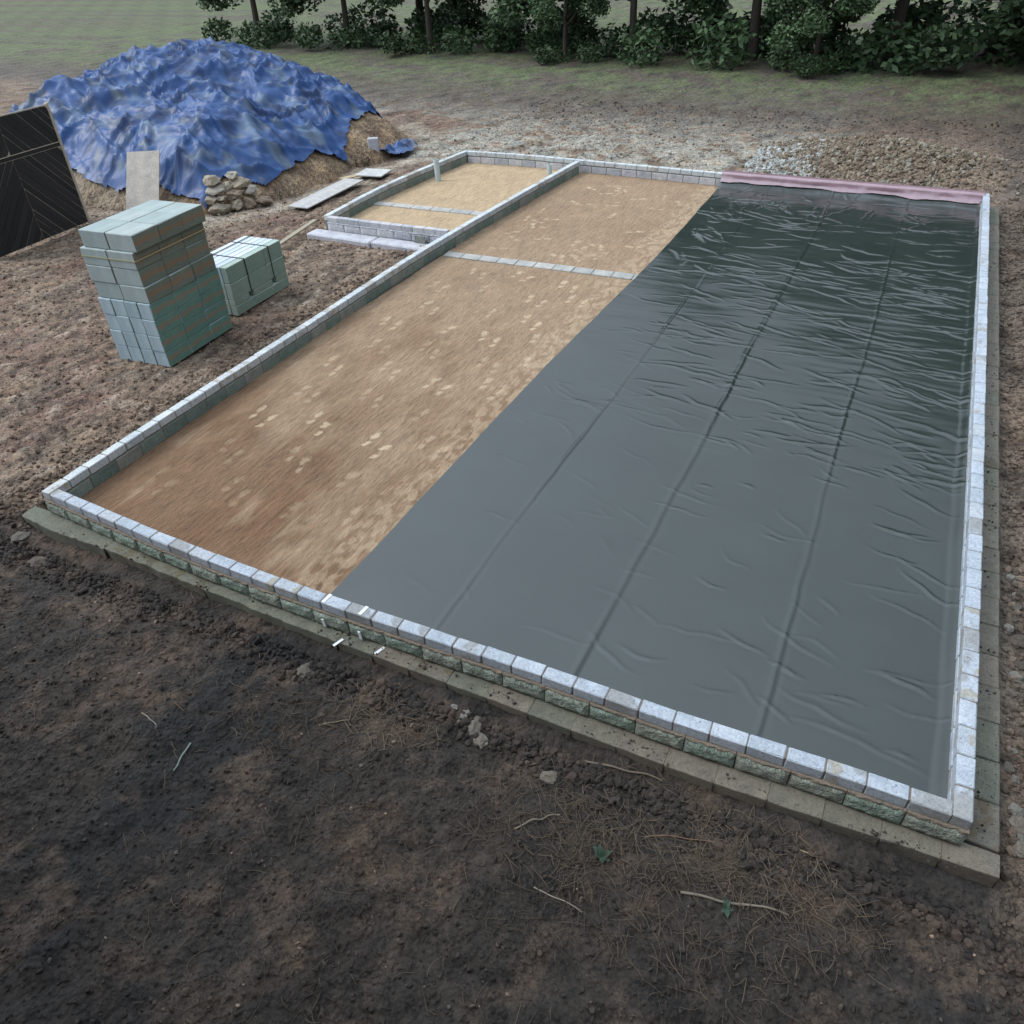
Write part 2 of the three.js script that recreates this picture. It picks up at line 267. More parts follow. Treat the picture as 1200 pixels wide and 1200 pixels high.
// points: outer top edge from start to end; inward: +1 when the inside lies to the left of the run (t turned by -90 deg about y)
function blockWall(label, points, inward, o) {
  const curve = new THREE.CatmullRomCurve3(points.map(([x, z]) => new THREE.Vector3(x, 0, z)), false, 'centripetal'), L = curve.getLength(), root = thing('block_wall', label, 'wall', points[0][0], 0, points[0][1]);
  const at = (s) => { const u = clamp(s / L), p = curve.getPointAt(u), t = curve.getTangentAt(u); return { p, t, n: new THREE.Vector3(t.z * inward, 0, -t.x * inward) }; };
  const place = (m, s, off, y, flip) => { const { p, t, n } = at(s); m.position.copy(p).addScaledVector(n, off).sub(root.position).setY(y); m.rotation.y = Math.atan2(-t.z, t.x) + (flip ? Math.PI : 0); return m; };
  const [c0, c1] = o.capRange ?? [0, L], [l0, l1] = o.lowRange ?? [0, L], capN = Math.round((c1 - c0) / 0.2255), cp = (c1 - c0) / capN, lowN = Math.round((l1 - l0) / 0.317), lp = (l1 - l0) / lowN, outFlip = inward < 0;
  for (let i = 0; i < capN; i++) {
    const m = place(mesh('brick', pick(capBrick), pick(o.cap ?? M.coping), root), c0 + (i + 0.5) * cp, 0.05 + rr(-0.002, 0.002), 0.216 + rr(-0.0015, 0.0015), outFlip);
    m.scale.x = cp / 0.2255; m.rotation.y += rr(-0.008, 0.008); m.rotation.x = rr(-0.006, 0.006);
  }
  for (let i = 0; i < lowN; i++) {
    if (o.rough) place(mesh('split_block', pick(o.rough), pick(o.low ?? M.split), root), l0 + (i + 0.5) * lp, 0.05 - 0.004 + rr(-0.004, 0.004), 0.07, outFlip).scale.x = lp / 0.317;
    else { const m = place(mesh('block', pick(lowInner), pick(o.low ?? M.inner), root), l0 + (i + 0.5) * lp, 0.05 + rr(-0.002, 0.002), 0.07, outFlip); m.scale.x = lp / 0.317; }
  }
  const core = [], n = Math.ceil(L / 0.8);
  for (let i = 0; i < n; i++) { const a = mix(l0 + 0.012, l1 - 0.012, i / n), b = mix(l0 + 0.012, l1 - 0.012, (i + 1) / n), { p, t, n: w } = at((a + b) / 2), g = new THREE.BoxGeometry((b - a) + 0.0, 0.345, 0.086); const c = p.clone().addScaledVector(w, 0.05).sub(root.position); g.rotateY(Math.atan2(-t.z, t.x)); g.translate(c.x, 0.294 - 0.1725, c.z); core.push(g); }
  mesh('mortar', mergeGeometries(core), o.mortar ?? M.mortar, root);
  if (o.rough) {                                               // bedding mortar squeezed out on top of the rough course
    const bed = []; for (let i = 0; i < lowN; i++) { const { p, t, n: w } = at(l0 + (i + 0.5) * lp), g = splitBlock(lp, 0.022, 0.12, 0.012, 0.014), c = p.clone().addScaledVector(w, 0.048).sub(root.position); g.rotateY(Math.atan2(-t.z, t.x) + (outFlip ? Math.PI : 0)); g.translate(c.x, 0.194, c.z); bed.push(g); }
    mesh('mortar_bed', mergeGeometries(bed), o.mortar ?? M.mortar, root);
  }
  o.more?.(root, at);
  partNames(root); return root;
}
const front = blockWall('long two-course wall across the front with bright coping bricks over rough split green blocks', [[-0.01, -0.055], [1.72, 0.04], [3.07, 0.065], [5.05, 0.025], [5.96, 0.02], [6.86, -0.01], [7.655, -0.02]], 1, {
  rough: splitVariants, capRange: [0.118, 7.565], mortar: M.mortarBrown,
  more(root) {                                                // white paint marks across the coping and down the face
    for (const [x, z] of [[3.29, 0.06], [3.62, 0.055]]) {
      const a = mesh('paint_mark', chamferBox(0.028, 0.003, 0.094, 0.001), M.paint, root); a.position.set(x + 0.01, 0.3015, z + 0.055 - 0.05); a.rotation.y = -0.08;
      const b = mesh('paint_mark', chamferBox(0.024, 0.075, 0.012, 0.002), M.paint, root); b.position.set(x + 0.01, 0.085, z + 0.055 + 0.038); b.rotation.z = 0.1;
    }
  },
});
blockWall('right-hand long block wall whose coping bricks catch the bluish sky beside the black sheet', [[7.65, -0.018], [7.66, -2.47], [7.655, -5.62], [7.645, -11.04], [7.64, -12.64]], 1, { low: M.coping, lowRange: [0.105, 12.6] });
blockWall('long wall between the raked clay and the sand bed with dark green inner blocks', [[0, -0.05], [-0.05, -1.68], [-0.085, -3.93], [-0.13, -6.94], [0.0, -10.51], [0.11, -12.54]], -1, { cap: M.copingPale, lowRange: [0.105, 12.48] });
blockWall('far end block wall running behind the sand and under the folded pink sheet edge', [[-2.44, -12.66], [-1.06, -12.74], [0.15, -12.7], [1.63, -12.66], [3.18, -12.6], [5.47, -12.6], [7.53, -12.63]], -1, { cap: M.copingPale, low: M.annex });
blockWall('short outer wall of the small side bay standing behind the upright grey pipe', [[-2.64, -7.76], [-2.74, -9.46], [-2.68, -10.97], [-2.54, -12.66]], -1, { cap: M.copingPale });
blockWall('pale rough wall closing the near end of the small side bay above a concrete ledge', [[-2.53, -7.7], [-1.34, -7.72], [-0.16, -7.76]], 1, {
  rough: smoother, cap: M.annex, low: M.annex, mortar: M.ledge,
  more(root) { const b = mesh('filled_gap', chamferBox(0.2, 0.13, 0.02, 0.006), conc(0.3, 0.31, 0.28), root); b.position.set(1.9, 0.075, 0.04); },
});

// ------------------------------------------------------------------ footings
{
  const root = thing('concrete_footing', 'flat concrete footing ledge at the foot of the front wall with a row of pavers', 'footing');
  const outer = new THREE.CatmullRomCurve3([[-0.22, 0.1], [0.21, 0.135], [0.7, 0.125], [1.36, 0.135], [2.2, 0.155], [2.93, 0.168], [3.4, 0.172], [3.79, 0.175], [4.6, 0.17], [5.5, 0.17], [6.1, 0.17], [6.7, 0.15], [7.2, 0.12], [7.85, 0.09]].map(([x, z]) => new THREE.Vector3(x, 0, z)));
  const zAt = (x) => { let lo = 0, hi = 1; for (let i = 0; i < 24; i++) { const m = (lo + hi) / 2; if (outer.getPoint(m).x < x) lo = m; else hi = m; } return outer.getPoint(lo).z; };
  const piece = (x0, x1, worn) => {                          // one cast or laid piece between x0 and x1
    const xs = range(x0, x1, 0.045), n = xs.length, pos = [], uv = [], idx = [], off = rnd() * 5, dy = rr(-0.003, 0.003);
    for (const x of xs) {
      const e = zAt(x) + worn * (0.02 * fbm(x * 6 + off, 3, 3) + 0.01 * noise(x * 30, off)), wob = 0.004 * noise(x * 9, off);
      const prof = [[-0.05, 0.062], [0.06, 0.063], [e - 0.03, 0.06], [e - 0.006, 0.057], [e, 0.05], [e - 0.006, 0.0], [e - 0.01, -0.12]];
      for (const [z, y] of prof) { pos.push(x, y + dy + wob, z); uv.push(x + off, z + (y < 0.05 ? 0.06 - y : 0)); }
    }
    const k = 7; for (let i = 0; i < n - 1; i++) for (let j = 0; j < k - 1; j++) { const a = i * k + j, b = a + 1, c = a + k, d = c + 1; idx.push(a, b, c, b, d, c); }
    for (const e of [0, n - 1]) for (let j = 0; j < k - 1; j++) { const q = pos.length / 3, a = e * k + j; pos.push(...pos.slice(a * 3, a * 3 + 6), pos[a * 3 + 3], -0.12, pos[a * 3 + 5], pos[a * 3], -0.12, pos[a * 3 + 2]); for (let m = 0; m < 4; m++) uv.push(m * 0.05, off); if (e) idx.push(q, q + 1, q + 2, q, q + 2, q + 3); else idx.push(q, q + 2, q + 1, q, q + 3, q + 2); }
    const g = new THREE.BufferGeometry(); g.setAttribute('position', new THREE.Float32BufferAttribute(pos, 3)); g.setAttribute('uv', new THREE.Float32BufferAttribute(uv, 2)); g.setIndex(idx); g.computeVertexNormals(); return g;
  };
  for (const [a, b] of [[-0.22, 0.9], [0.902, 2.1], [2.102, 3.44]]) mesh('concrete_strip', piece(a, b, 1), pick(M.footingEdge), root);
  for (let x = 3.446; x < 7.8; x += 0.3165) mesh('paver', piece(x, Math.min(x + 0.3145, 7.85), 0.25), pick(M.footing), root);
  for (const [x, z] of [[3.47, 0.2], [3.8, 0.14]]) { const a = mesh('paint_mark', chamferBox(0.024, 0.003, 0.09, 0.001), M.paint, root); a.position.set(x, 0.0655, z - 0.02); a.rotation.y = -0.3; }
  partNames(root);
  const side = thing('concrete_footing', 'narrow footing ledge of grey pavers along the outside of the right wall', 'footing', 7.75, 0, 0);
  const pv = variants(6, () => chamferBox(0.2, 0.17, 0.311, 0.005, rr(0, 3), rr(0, 3), 1.5));
  for (let i = 0; i < 40; i++) { const m = mesh('paver', pick(pv), pick(M.footing), side); m.position.set(rr(-0.004, 0.004) + 0.002, -0.11 + rr(-0.003, 0.003), -0.235 - i * 0.3165); }
  partNames(side);
  const led = thing('concrete_ledge', 'pale concrete ledge along the outer foot of the rough side bay wall', 'footing', -1.5, 0, -7.56);
  mesh('ledge_strip', chamferBox(1.32, 0.2, 0.3, 0.012, 1, 2, 1), M.ledge, led).position.set(-0.64, -0.12, 0.01);
  mesh('ledge_strip', chamferBox(1.34, 0.2, 0.29, 0.012, 3, 1, 1), M.ledge, led).position.set(0.7, -0.122, -0.005);
  partNames(led);
}

// ------------------------------------------------------------------ sand
const printSpots = [];
for (let r = 0; r < 10; r++) for (const [c, o] of [[0.62, 0.1], [1.38, -0.06], [2.14, 0.05], [2.72, -0.12]]) {   // pairs of prints left row by row while the sand was trodden flat
  const z = -0.95 - r * 0.66 + o, x = c + (r % 2 ? 0.22 : 0) + rr(-0.06, 0.06), f = rr(0.4, 1) * (r < 2 ? 0.5 : 1), turn = rr(-0.45, 0);
  for (const side of [-1, 1]) if (rnd() < 0.93 && x + side * 0.11 < 2.95) printSpots.push([x + side * 0.11, z + side * 0.06 + rr(-0.04, 0.04), turn + rr(-0.15, 0.15), f * rr(0.75, 1.1)]);
}
for (let i = 0; i < 42; i++) printSpots.push([rr(0.4, 2.9), rr(-7.7, -12), rr(-1.6, 1.6), rr(0.35, 0.9)]);
function sandMaterial(x0, x1, z0, z1, w, h, prints, base) {
  // levelled sand: drag lines along the walls, dry pale scuffs where boots lifted it, crumbs
  const cells = new Map(); for (const s of prints) for (let i = -1; i <= 1; i++) for (let j = -1; j <= 1; j++) { const k = (Math.floor(s[0] * 2) + i) + ',' + (Math.floor(s[1] * 2) + j); if (!cells.has(k)) cells.set(k, []); cells.get(k).push(s); }
  const map = texture(w, h, (u, v) => {
    const x = mix(x0, x1, u), z = mix(z0, z1, v), grain = hash(Math.round(u * w), Math.round(v * h), 5), drag = noise(x * 30 + 0.6 * noise(x * 2, z * 1.1), z * 3.2), drag2 = noise(x * 58, z * 10, 4), big = fbm(x * 0.8, z * 0.55, 4), mid = fbm(x * 5, z * 3, 3);
    let k = 1 + 0.2 * drag + 0.26 * drag2 + 0.14 * big + 0.24 * mid + 0.42 * (grain - 0.5); let dry = 0;
    const near = cells.get(Math.floor(x * 2) + ',' + Math.floor(z * 2));
    if (near) for (const [px, pz, a, s] of near) {
      const dx = x - px, dz = z - pz, c = Math.cos(a), sn = Math.sin(a), lx = dx * c - dz * sn, lz = dx * sn + dz * c, e = 0.9 * fbm(x * 19, z * 19, 3);
      const sole = 1 - Math.hypot(lx / 0.052, (lz + 0.085) / 0.09), heel = 1 - Math.hypot((lx - 0.04) / 0.045, (lz - 0.075) / 0.065);
      dry = Math.max(dry, s * sstep(-0.12, 0.5, Math.max(sole, heel) + e - 0.08) * (0.75 + 0.5 * grain));
    }
    const edge = prints.length ? sstep(0.34, 0.08, Math.abs(x - 3.0) + 0.4 * fbm(x * 4, z * 2, 4)) * sstep(-0.06, 0.16, fbm(x * 11, z * 6, 3) + 0.05) : 0;
    dry = Math.max(dry, 0.42 * edge * (0.7 + 0.6 * grain));
    let damp = prints.length ? 0.4 * sstep(-0.12, 0.3, fbm(x * 1.1 + 7, z * 0.6, 4) + 0.2 * fbm(x * 9, z * 4, 3)) : 0;  // damp only darkens and reddens the sand colour, in blotches
    if (prints.length) {                                       // darker and redder towards the near left corner, the edge broken up along the drag lines
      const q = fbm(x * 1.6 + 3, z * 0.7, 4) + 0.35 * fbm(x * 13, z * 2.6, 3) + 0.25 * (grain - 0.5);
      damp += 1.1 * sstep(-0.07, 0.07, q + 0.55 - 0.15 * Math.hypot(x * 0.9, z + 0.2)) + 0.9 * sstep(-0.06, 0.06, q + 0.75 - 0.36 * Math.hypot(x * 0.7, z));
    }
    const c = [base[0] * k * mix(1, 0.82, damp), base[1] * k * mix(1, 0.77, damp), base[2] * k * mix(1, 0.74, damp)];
    return [mix(c[0], 0.5 + 0.1 * (grain - 0.5), dry * 0.56), mix(c[1], 0.405 + 0.1 * (grain - 0.5), dry * 0.56), mix(c[2], 0.27 + 0.1 * (grain - 0.5), dry * 0.56)];
  }, true);
  const bump = texture(w / 2, h / 2, (u, v) => { const x = mix(x0, x1, u), z = mix(z0, z1, v); return 0.5 + 0.22 * noise(x * 30 + 0.6 * noise(x * 2, z * 1.1), z * 3.2) + 0.24 * noise(x * 58, z * 10, 4) + 0.25 * (hash(Math.round(u * w), Math.round(v * h), 8) - 0.5) + 0.3 * fbm(x * 8, z * 8, 3); }, false);
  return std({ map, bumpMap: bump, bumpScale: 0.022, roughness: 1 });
}
function sandBed(name, label, x0, x1, z0, z1, w, h, prints, base) {
  const dent = (x, z) => { let d = 0; for (const [px, pz, , s] of prints) { const q = Math.hypot((x - px) / 0.07, (z - pz) / 0.15); if (q < 1.6) d += -0.008 * s * Math.exp(-q * q * 2) + 0.004 * s * Math.exp(-((q - 1.1) ** 2) * 8); } return d; };
  const g = gridSurface(range(x0, x1, 0.03), range(z0, z1, 0.04), (x, z) => [x, 0.07 + 0.008 * fbm(x * 1.3, z * 1.3, 3) + 0.003 * fbm(x * 9, z * 4, 2) + dent(x, z) + 0.02 * Math.exp(-Math.min(x - x0, x1 - x) / 0.05) * (0.5 + fbm(x * 3, z * 3, 2)), z], (x, z) => [(x - x0) / (x1 - x0), (z - z0) / (z1 - z0)]);
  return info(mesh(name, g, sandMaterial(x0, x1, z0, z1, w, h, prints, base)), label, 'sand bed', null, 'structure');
}
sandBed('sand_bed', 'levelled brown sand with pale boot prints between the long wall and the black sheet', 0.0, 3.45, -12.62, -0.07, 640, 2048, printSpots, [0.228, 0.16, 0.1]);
sandBed('side_sand_bed', 'smooth yellow sand filling the small side bay', -2.7, 0.0, -12.7, -7.76, 512, 1024, [], [0.33, 0.245, 0.15]);

// rows of blocks laid flat in the sand
function flatRow(label, x0, z0, x1, z1, w, pitch) {
  const root = thing('block_row', label, 'block row', x0, 0, z0), L = Math.hypot(x1 - x0, z1 - z0), a = Math.atan2(-(z1 - z0), x1 - x0), n = Math.round(L / pitch), v = variants(5, () => chamferBox(pitch - 0.006, 0.09, w, 0.005, rr(0, 3), rr(0, 3), 1.5));
  for (let i = 0; i < n; i++) { const m = mesh('block', pick(v), pick(M.strip), root), s = (i + 0.5) * pitch; m.position.set(s * Math.cos(a), 0.002 + rr(-0.002, 0.002), -s * Math.sin(a)); m.rotation.y = a + rr(-0.01, 0.01); }
  partNames(root); return root;
}
flatRow('row of grey blocks laid flush across the main sand bed', 0.02, -7.37, 3.4, -7.5, 0.2, 0.31);
flatRow('row of pale blocks laid flush across the yellow sand of the side bay', -2.66, -9.33, -0.2, -9.42, 0.19, 0.41);

// ------------------------------------------------------------------ the black membrane
{
  const X0 = 3.1, X1 = 7.56, Z0 = -12.5, Z1 = -0.085, step = 0.014, nx = Math.round((X1 - X0) / step) + 1, nz = Math.round((Z1 - Z0) / step) + 1, H = new Float32Array(nx * nz);
  const stroke = (cx, cz, len, wid, amp, ang, bow) => {       // one wrinkle: a soft ridge with a shallow valley beside it
    const ca = Math.cos(ang), sa = Math.sin(ang), R = len / 2 + 3 * wid, i0 = Math.max(0, Math.floor((cx - R - X0) / step)), i1 = Math.min(nx - 1, Math.ceil((cx + R - X0) / step)), j0 = Math.max(0, Math.floor((cz - R - Z0) / step)), j1 = Math.min(nz - 1, Math.ceil((cz + R - Z0) / step)), o = rnd() * 40;
    for (let j = j0; j <= j1; j++) for (let i = i0; i <= i1; i++) {
      const dx = X0 + i * step - cx, dz = Z0 + j * step - cz, s = dx * ca + dz * sa, q0 = -dx * sa + dz * ca; if (Math.abs(s) > len / 2) continue;
      const t = (2 * s) / len, q = (q0 - bow * (t * t - 0.5) * len - 0.04 * noise(s * 5, o)) / (wid * (0.6 + 0.5 * (1 - t * t)));
      if (Math.abs(q) < 3.4) H[j * nx + i] += amp * (1 - t * t) * (Math.exp(-1.5 * Math.abs(q)) - 0.25 * Math.exp(-((q - 1.3) ** 2)));
    }
  };
  // long fold lines left by the roll
  const folds = [[4.05, 0.009, 0.017], [5.19, 0.013, 0.025], [6.43, 0.008, 0.018]];
  for (let j = 0; j < nz; j++) for (let i = 0; i < nx; i++) {
    const x = X0 + i * step, z = Z0 + j * step; let y = 0;
    for (const [fx, a, w] of folds) { const q = (x - fx - 0.05 * noise(z * 0.35, fx * 3) - 0.012 * noise(z * 3, fx)) / w, amp = a * (0.55 + 0.9 * Math.max(0, 0.45 + noise(z * 0.7, fx * 7))); y += amp * (Math.exp(-q * q) * 1.0 - 0.4 * Math.exp(-((q - 1.6) ** 2))); }
    const far = sstep(-2.5, -7, z); y += (0.006 + 0.007 * far) * fbm(x * 0.9, z * 1.3, 2) + 0.0022 * far * noise(x * 2.2, z * 9, 3) * (0.5 + sstep(4.5, 7, x));
    const e = Math.exp(-(x - X0) / 0.12); y += e * (0.003 * noise(z * 2.2, 8) + 0.016 * Math.max(0, noise(z * 1.1, 4) - 0.08));
    y += 0.05 * sstep(7.47, 7.57, x + 0.02 * noise(z * 1.4, 3)) + 0.03 * sstep(-0.16, -0.08, z + 0.03 * noise(x * 2, 5));
    H[j * nx + i] = y;
  }
  for (let i = 0; i < 105; i++) { const z = rr(-4.2, -0.4), x = rr(3.3, 7.4), right = x > 5.3 ? 1.2 : 0.6; if (rnd() < right) stroke(x, z, rr(0.18, 0.75), rr(0.011, 0.02), rr(0.004, 0.01) * right, rr(-0.1, 0.75), rr(-0.12, 0.12)); }
  for (let i = 0; i < 230; i++) { const x = 3.25 + 4.25 * Math.pow(rnd(), 0.7), z = rr(-9.2, -3.6); stroke(x, z, rr(0.25, 1.0), rr(0.014, 0.032), rr(0.004, 0.012) * sstep(2.6, 5, x), rr(-0.2, 0.5), rr(-0.1, 0.1)); }
  for (let i = 0; i < 120; i++) stroke(rr(3.3, 7.4), rr(-12.2, -7.5), rr(0.25, 1.1), rr(0.015, 0.034), rr(0.004, 0.012), rr(-0.4, 0.6), rr(-0.15, 0.15));
  for (let i = 0; i < 22; i++) stroke(rr(3.3, 7.3), rr(-12.2, -11), rr(0.5, 1.4), rr(0.02, 0.035), rr(0.008, 0.014), 1.57 + rr(-0.7, 0.7), rr(-0.08, 0.08));
  for (let i = 0; i < 14; i++) stroke(3.35 + rnd() * 0.5, rr(-11.5, -7.6), rr(0.5, 1.1), rr(0.03, 0.06), rr(0.008, 0.014), 1.25 + rr(-0.4, 0.4), 0.1);
  const xs = Array.from({ length: nx }, (_, i) => X0 + i * step), zs = Array.from({ length: nz }, (_, j) => Z0 + j * step), leftEdge = new THREE.CatmullRomCurve3([[3.13, -12.5], [3.18, -8], [3.1, -3.4], [3.13, -0.08]].map(([x, z]) => new THREE.Vector3(x, 0, z)));
  const shift = zs.map((z, j) => leftEdge.getPoint(clamp((z + 12.5) / 12.42)).x + 0.012 * noise(z * 1.7, 2) - X0);
  const surf = (i, j) => { const fade = clamp(1 - (xs[i] - X0) / 1.0), x = xs[i] + shift[j] * fade; let z = zs[j], y = 0.098 + H[j * nx + i]; const up = Math.max(0, -12.1 - z); let zz = z; if (up > 0) { const q = up / 0.4; y += 0.11 * q * q; } return [x, y, zz]; };
  const pos = new Float32Array(nx * nz * 3), uv = new Float32Array(nx * nz * 2), idx = [];
  for (let j = 0, k = 0; j < nz; j++) for (let i = 0; i < nx; i++, k++) { pos.set(surf(i, j), k * 3); uv.set([xs[i], zs[j]], k * 2); }
  for (let j = 0; j < nz - 1; j++) for (let i = 0; i < nx - 1; i++) { const a = j * nx + i, b = a + 1, c = a + nx, d = c + 1; idx.push(a, c, b, b, c, d); }
  const g = new THREE.BufferGeometry(); g.setAttribute('position', new THREE.BufferAttribute(pos, 3)); g.setAttribute('uv', new THREE.BufferAttribute(uv, 2)); g.setIndex(idx); g.computeVertexNormals();
  const dustMap = texture(512, 512, (u, v) => { const k = 0.75 + 0.25 * tileFbm(u, v, 7, 4, 4), s = tileNoise(u * 230, v * 230, 230, 6) > 0.985 ? 1.5 : 1; return [k * s * 0.97, k * s, k * s * 0.98]; }, true, 1 / 3, 1 / 3);
  const roughMap = texture(512, 512, (u, v) => 0.62 + 0.38 * tileFbm(u, v, 9, 4, 14), false, 1 / 3, 1 / 3);
  const root = thing('plastic_sheet', 'black glossy damp-proof sheet with creases and ripples spread over the right half of the sand', 'plastic sheet');
  mesh('sheet', g, new THREE.MeshPhysicalMaterial({ color: rgb(0.025, 0.0345, 0.0315), map: dustMap, roughness: 0.2, roughnessMap: roughMap, ior: 1.63 }), root);
  // the far edge of the sheet, turned up the end wall and laid over its top
  const hx = range(3.13, 7.56, 0.02), prof = [[-12.425, 0.178], [-12.458, 0.204], [-12.474, 0.242], [-12.48, 0.284], [-12.492, 0.318], [-12.55, 0.322], [-12.62, 0.32], [-12.69, 0.314], [-12.705, 0.285]];
  const hp = [], hu = [], hi = [], K = prof.length;
  for (const x of hx) prof.forEach(([z, y], k) => {
    const w = noise(x * 2.6, k * 0.5) * 0.02 + noise(x * 8, k * 0.9) * 0.014 + noise(x * 21, k * 1.3) * 0.006, lip = k < 2 ? 0.07 * fbm(x * 1.7, 3, 3) : 0; hp.push(x, y + 0.006 + w * 0.3 - 0.6 * lip + (k === 1 ? 0.01 : 0), z + (k > 0 ? 0.5 * w : 0) + lip + 0.006); hu.push(x, k * 0.03);
  });
  for (let i = 0; i < hx.length - 1; i++) for (let k = 0; k < K - 1; k++) { const a = i * K + k, b = a + 1, c = a + K, d = c + 1; hi.push(a, c, b, b, c, d); }
  const hg = new THREE.BufferGeometry(); hg.setAttribute('position', new THREE.Float32BufferAttribute(hp, 3)); hg.setAttribute('uv', new THREE.Float32BufferAttribute(hu, 2)); hg.setIndex(hi); hg.computeVertexNormals();
  info(mesh('folded_edge', hg, new THREE.MeshPhysicalMaterial({ color: rgb(0.25, 0.165, 0.19), roughness: 0.16, ior: 1.7 }), root), 'pinkish turned-up edge of the sheet lapped over the end wall');
}

// ------------------------------------------------------------------ packs of concrete blocks
{
  const atlas = (stain, side) => texture(512, 512, (u, v) => {     // left half: clean block; right half: right face with its shade in the colour, plus a rusty sand smear along its middle
    const blot = tileFbm(u * 2, v, 5, 4, 3), grain = tileNoise(u * 260, v * 130, 260, 9), c0 = 0.74 + 0.25 * (blot - 0.5) + 0.16 * (grain - 0.5); if (u < 0.5) return c0;
    const s = (u - 0.5) * 2, m = sstep(0.12, 0.42, tileFbm(s, v, 6, 4, 23) * 0.9 + 0.25 * tileNoise(s * 60, v * 60, 60, 3) - 0.1 - 2.6 * Math.abs(v - 0.52 + 0.14 * (tileNoise(s * 4, 0, 4, 7) - 0.5)) + stain) * 0.8;
    return [mix(c0 * side[0], 0.62, m), mix(c0 * side[1], 0.33, m), mix(c0 * side[2], 0.2, m)];  // side darkens the right face, its shade painted into the colour
  }, true);
  const face = (w, h, d) => (p, side) => (side === 'right' ? [0.5 + 0.5 * clamp(0.5 - p[2] / d, 0.01, 0.99), clamp(p[1] / h, 0.01, 0.99)] : side === 'top' ? [0.02 + 0.46 * clamp(0.5 + p[0] / 0.5, 0, 1), 0.5 + p[2]] : [0.02 + 0.46 * clamp(0.5 + p[0] / 0.5, 0, 1), 0.3 + p[1] * 1.2]);
  const mk = (stain, side, list) => { const map = atlas(stain, side); return list.map(([r, g, b]) => std({ color: rgb(r, g, b), map, roughness: 0.95 })); };
  const lowM = mk(0.12, [0.4, 0.56, 0.4], [[0.36, 0.47, 0.52], [0.39, 0.5, 0.55], [0.34, 0.45, 0.49]]), upM = mk(0.2, [0.52, 0.5, 0.4], [[0.36, 0.43, 0.42], [0.33, 0.4, 0.39], [0.38, 0.44, 0.43]]);
  const pack = (label, x, y, z, turn, cols, cw, rows, rh, deep, dl, mats, shiftTop) => {
    const root = thing('block_pack', label, 'block pack', x, y, z, turn), v = variants(4, () => chamferBox(cw - 0.004, rh - 0.003, dl - 0.005, 0.004, 0, 0, 1.5, face(cw, rh, dl)));
    for (let r = 0; r < rows; r++) for (let c = 0; c < cols; c++) for (let d = 0; d < deep; d++) {
      const m = mesh('block', pick(v), pick(mats), root), top = r === rows - 1 && shiftTop; m.position.set((c + 0.5 - cols / 2) * cw + rr(-0.002, 0.002) + (top ? 0.045 : 0) + (shiftTop && r === 0 ? 0.02 : 0), r * rh, -(d + 0.5) * dl + rr(-0.006, 0.006) - (top ? 0.03 : 0)); m.rotation.y = rr(-0.006, 0.006);
    }
    return root;
  };
  pack('lower pack of the tall stack, bluish blocks four across with rusty smears', -1.67, 0.015, -2.72, 0.085, 4, 0.2, 4, 0.205, 3, 0.42, lowM, false);
  const up = pack('upper pack of the tall stack, wide grey-green blocks under a slipped top layer', -1.68, 0.838, -2.735, 0.085, 2, 0.4, 4, 0.2, 3, 0.405, upM, true);
  const band = std({ color: rgb(0.3, 0.3, 0.16), roughness: 0.5 });
  const st = [chamferBox(0.82, 0.014, 0.003, 0.001), chamferBox(0.003, 0.014, 1.23, 0.001)]; st[0].translate(0.01, 0.5, 0.008); st[1].translate(0.414, 0.5, -0.6); mesh('strap', mergeGeometries(st), band, up);
  for (const o of scene.children) if (o.name.startsWith('block_pack')) partNames(o);
  // the lower pack beside it, blocks on edge, banded, with two lifting slots
  const tm = mk(-0.9, [0.6, 0.6, 0.6], [[0.6, 0.68, 0.74], [0.55, 0.64, 0.7], [0.64, 0.71, 0.76]]), sm = mk(-0.9, [0.62, 0.66, 0.6], [[0.42, 0.52, 0.46], [0.4, 0.5, 0.44], [0.45, 0.53, 0.47]]);  // right faces carry painted shade here too, without the smear
  const p3 = thing('block_pack', 'low banded pack of blocks on edge with two lifting slots, right of the tall stack', 'block pack', -1.9, 0.01, -4.3, 0.055);
  const add = (w, h, d, x, y, z, mats) => { const m = mesh('block', chamferBox(w - 0.004, h - 0.003, d - 0.004, 0.004, 0, 0, 1.5, face(w, h, d * 2.0)), pick(mats), p3); m.position.set(x, y, z); m.rotation.y = rr(-0.008, 0.008); };
  for (let c = 0; c < 6; c++) for (let r = 0; r < 3; r++) for (let d = 0; d < 3; d++) { if (c === 5 && r === 0) continue; add(0.108, 0.228, 0.4, -0.27 + c * 0.109, r * 0.229, -0.2 - d * 0.4, r === 2 && c < 5 ? tm : sm); }
  for (let d = 0; d < 3; d++) add(0.108, 0.14, 0.4, 0.275, 0, -0.2 - d * 0.4, sm);
  for (const [a, b] of [[0.0, 0.33], [0.42, 0.86], [0.95, 1.2]]) add(0.108, 0.088, b - a, 0.275, 0.141, -(a + b) / 2, sm);
  for (const z of [-0.375, -0.905]) {
    const s = [chamferBox(0.68, 0.004, 0.016, 0.001), chamferBox(0.004, 0.45, 0.016, 0.001), chamferBox(0.004, 0.69, 0.016, 0.001)]; s[0].translate(0, 0.688, z); s[1].translate(0.333, 0.235, z); s[2].translate(-0.329, 0, z); mesh('strap', mergeGeometries(s), M.black, p3);
  }
  const s = [chamferBox(0.016, 0.004, 1.22, 0.001), chamferBox(0.016, 0.69, 0.004, 0.001)]; s[0].translate(-0.2, 0.693, -0.6); s[1].translate(-0.2, 0, 0.006); mesh('strap', mergeGeometries(s), M.black, p3);
  partNames(p3);
}

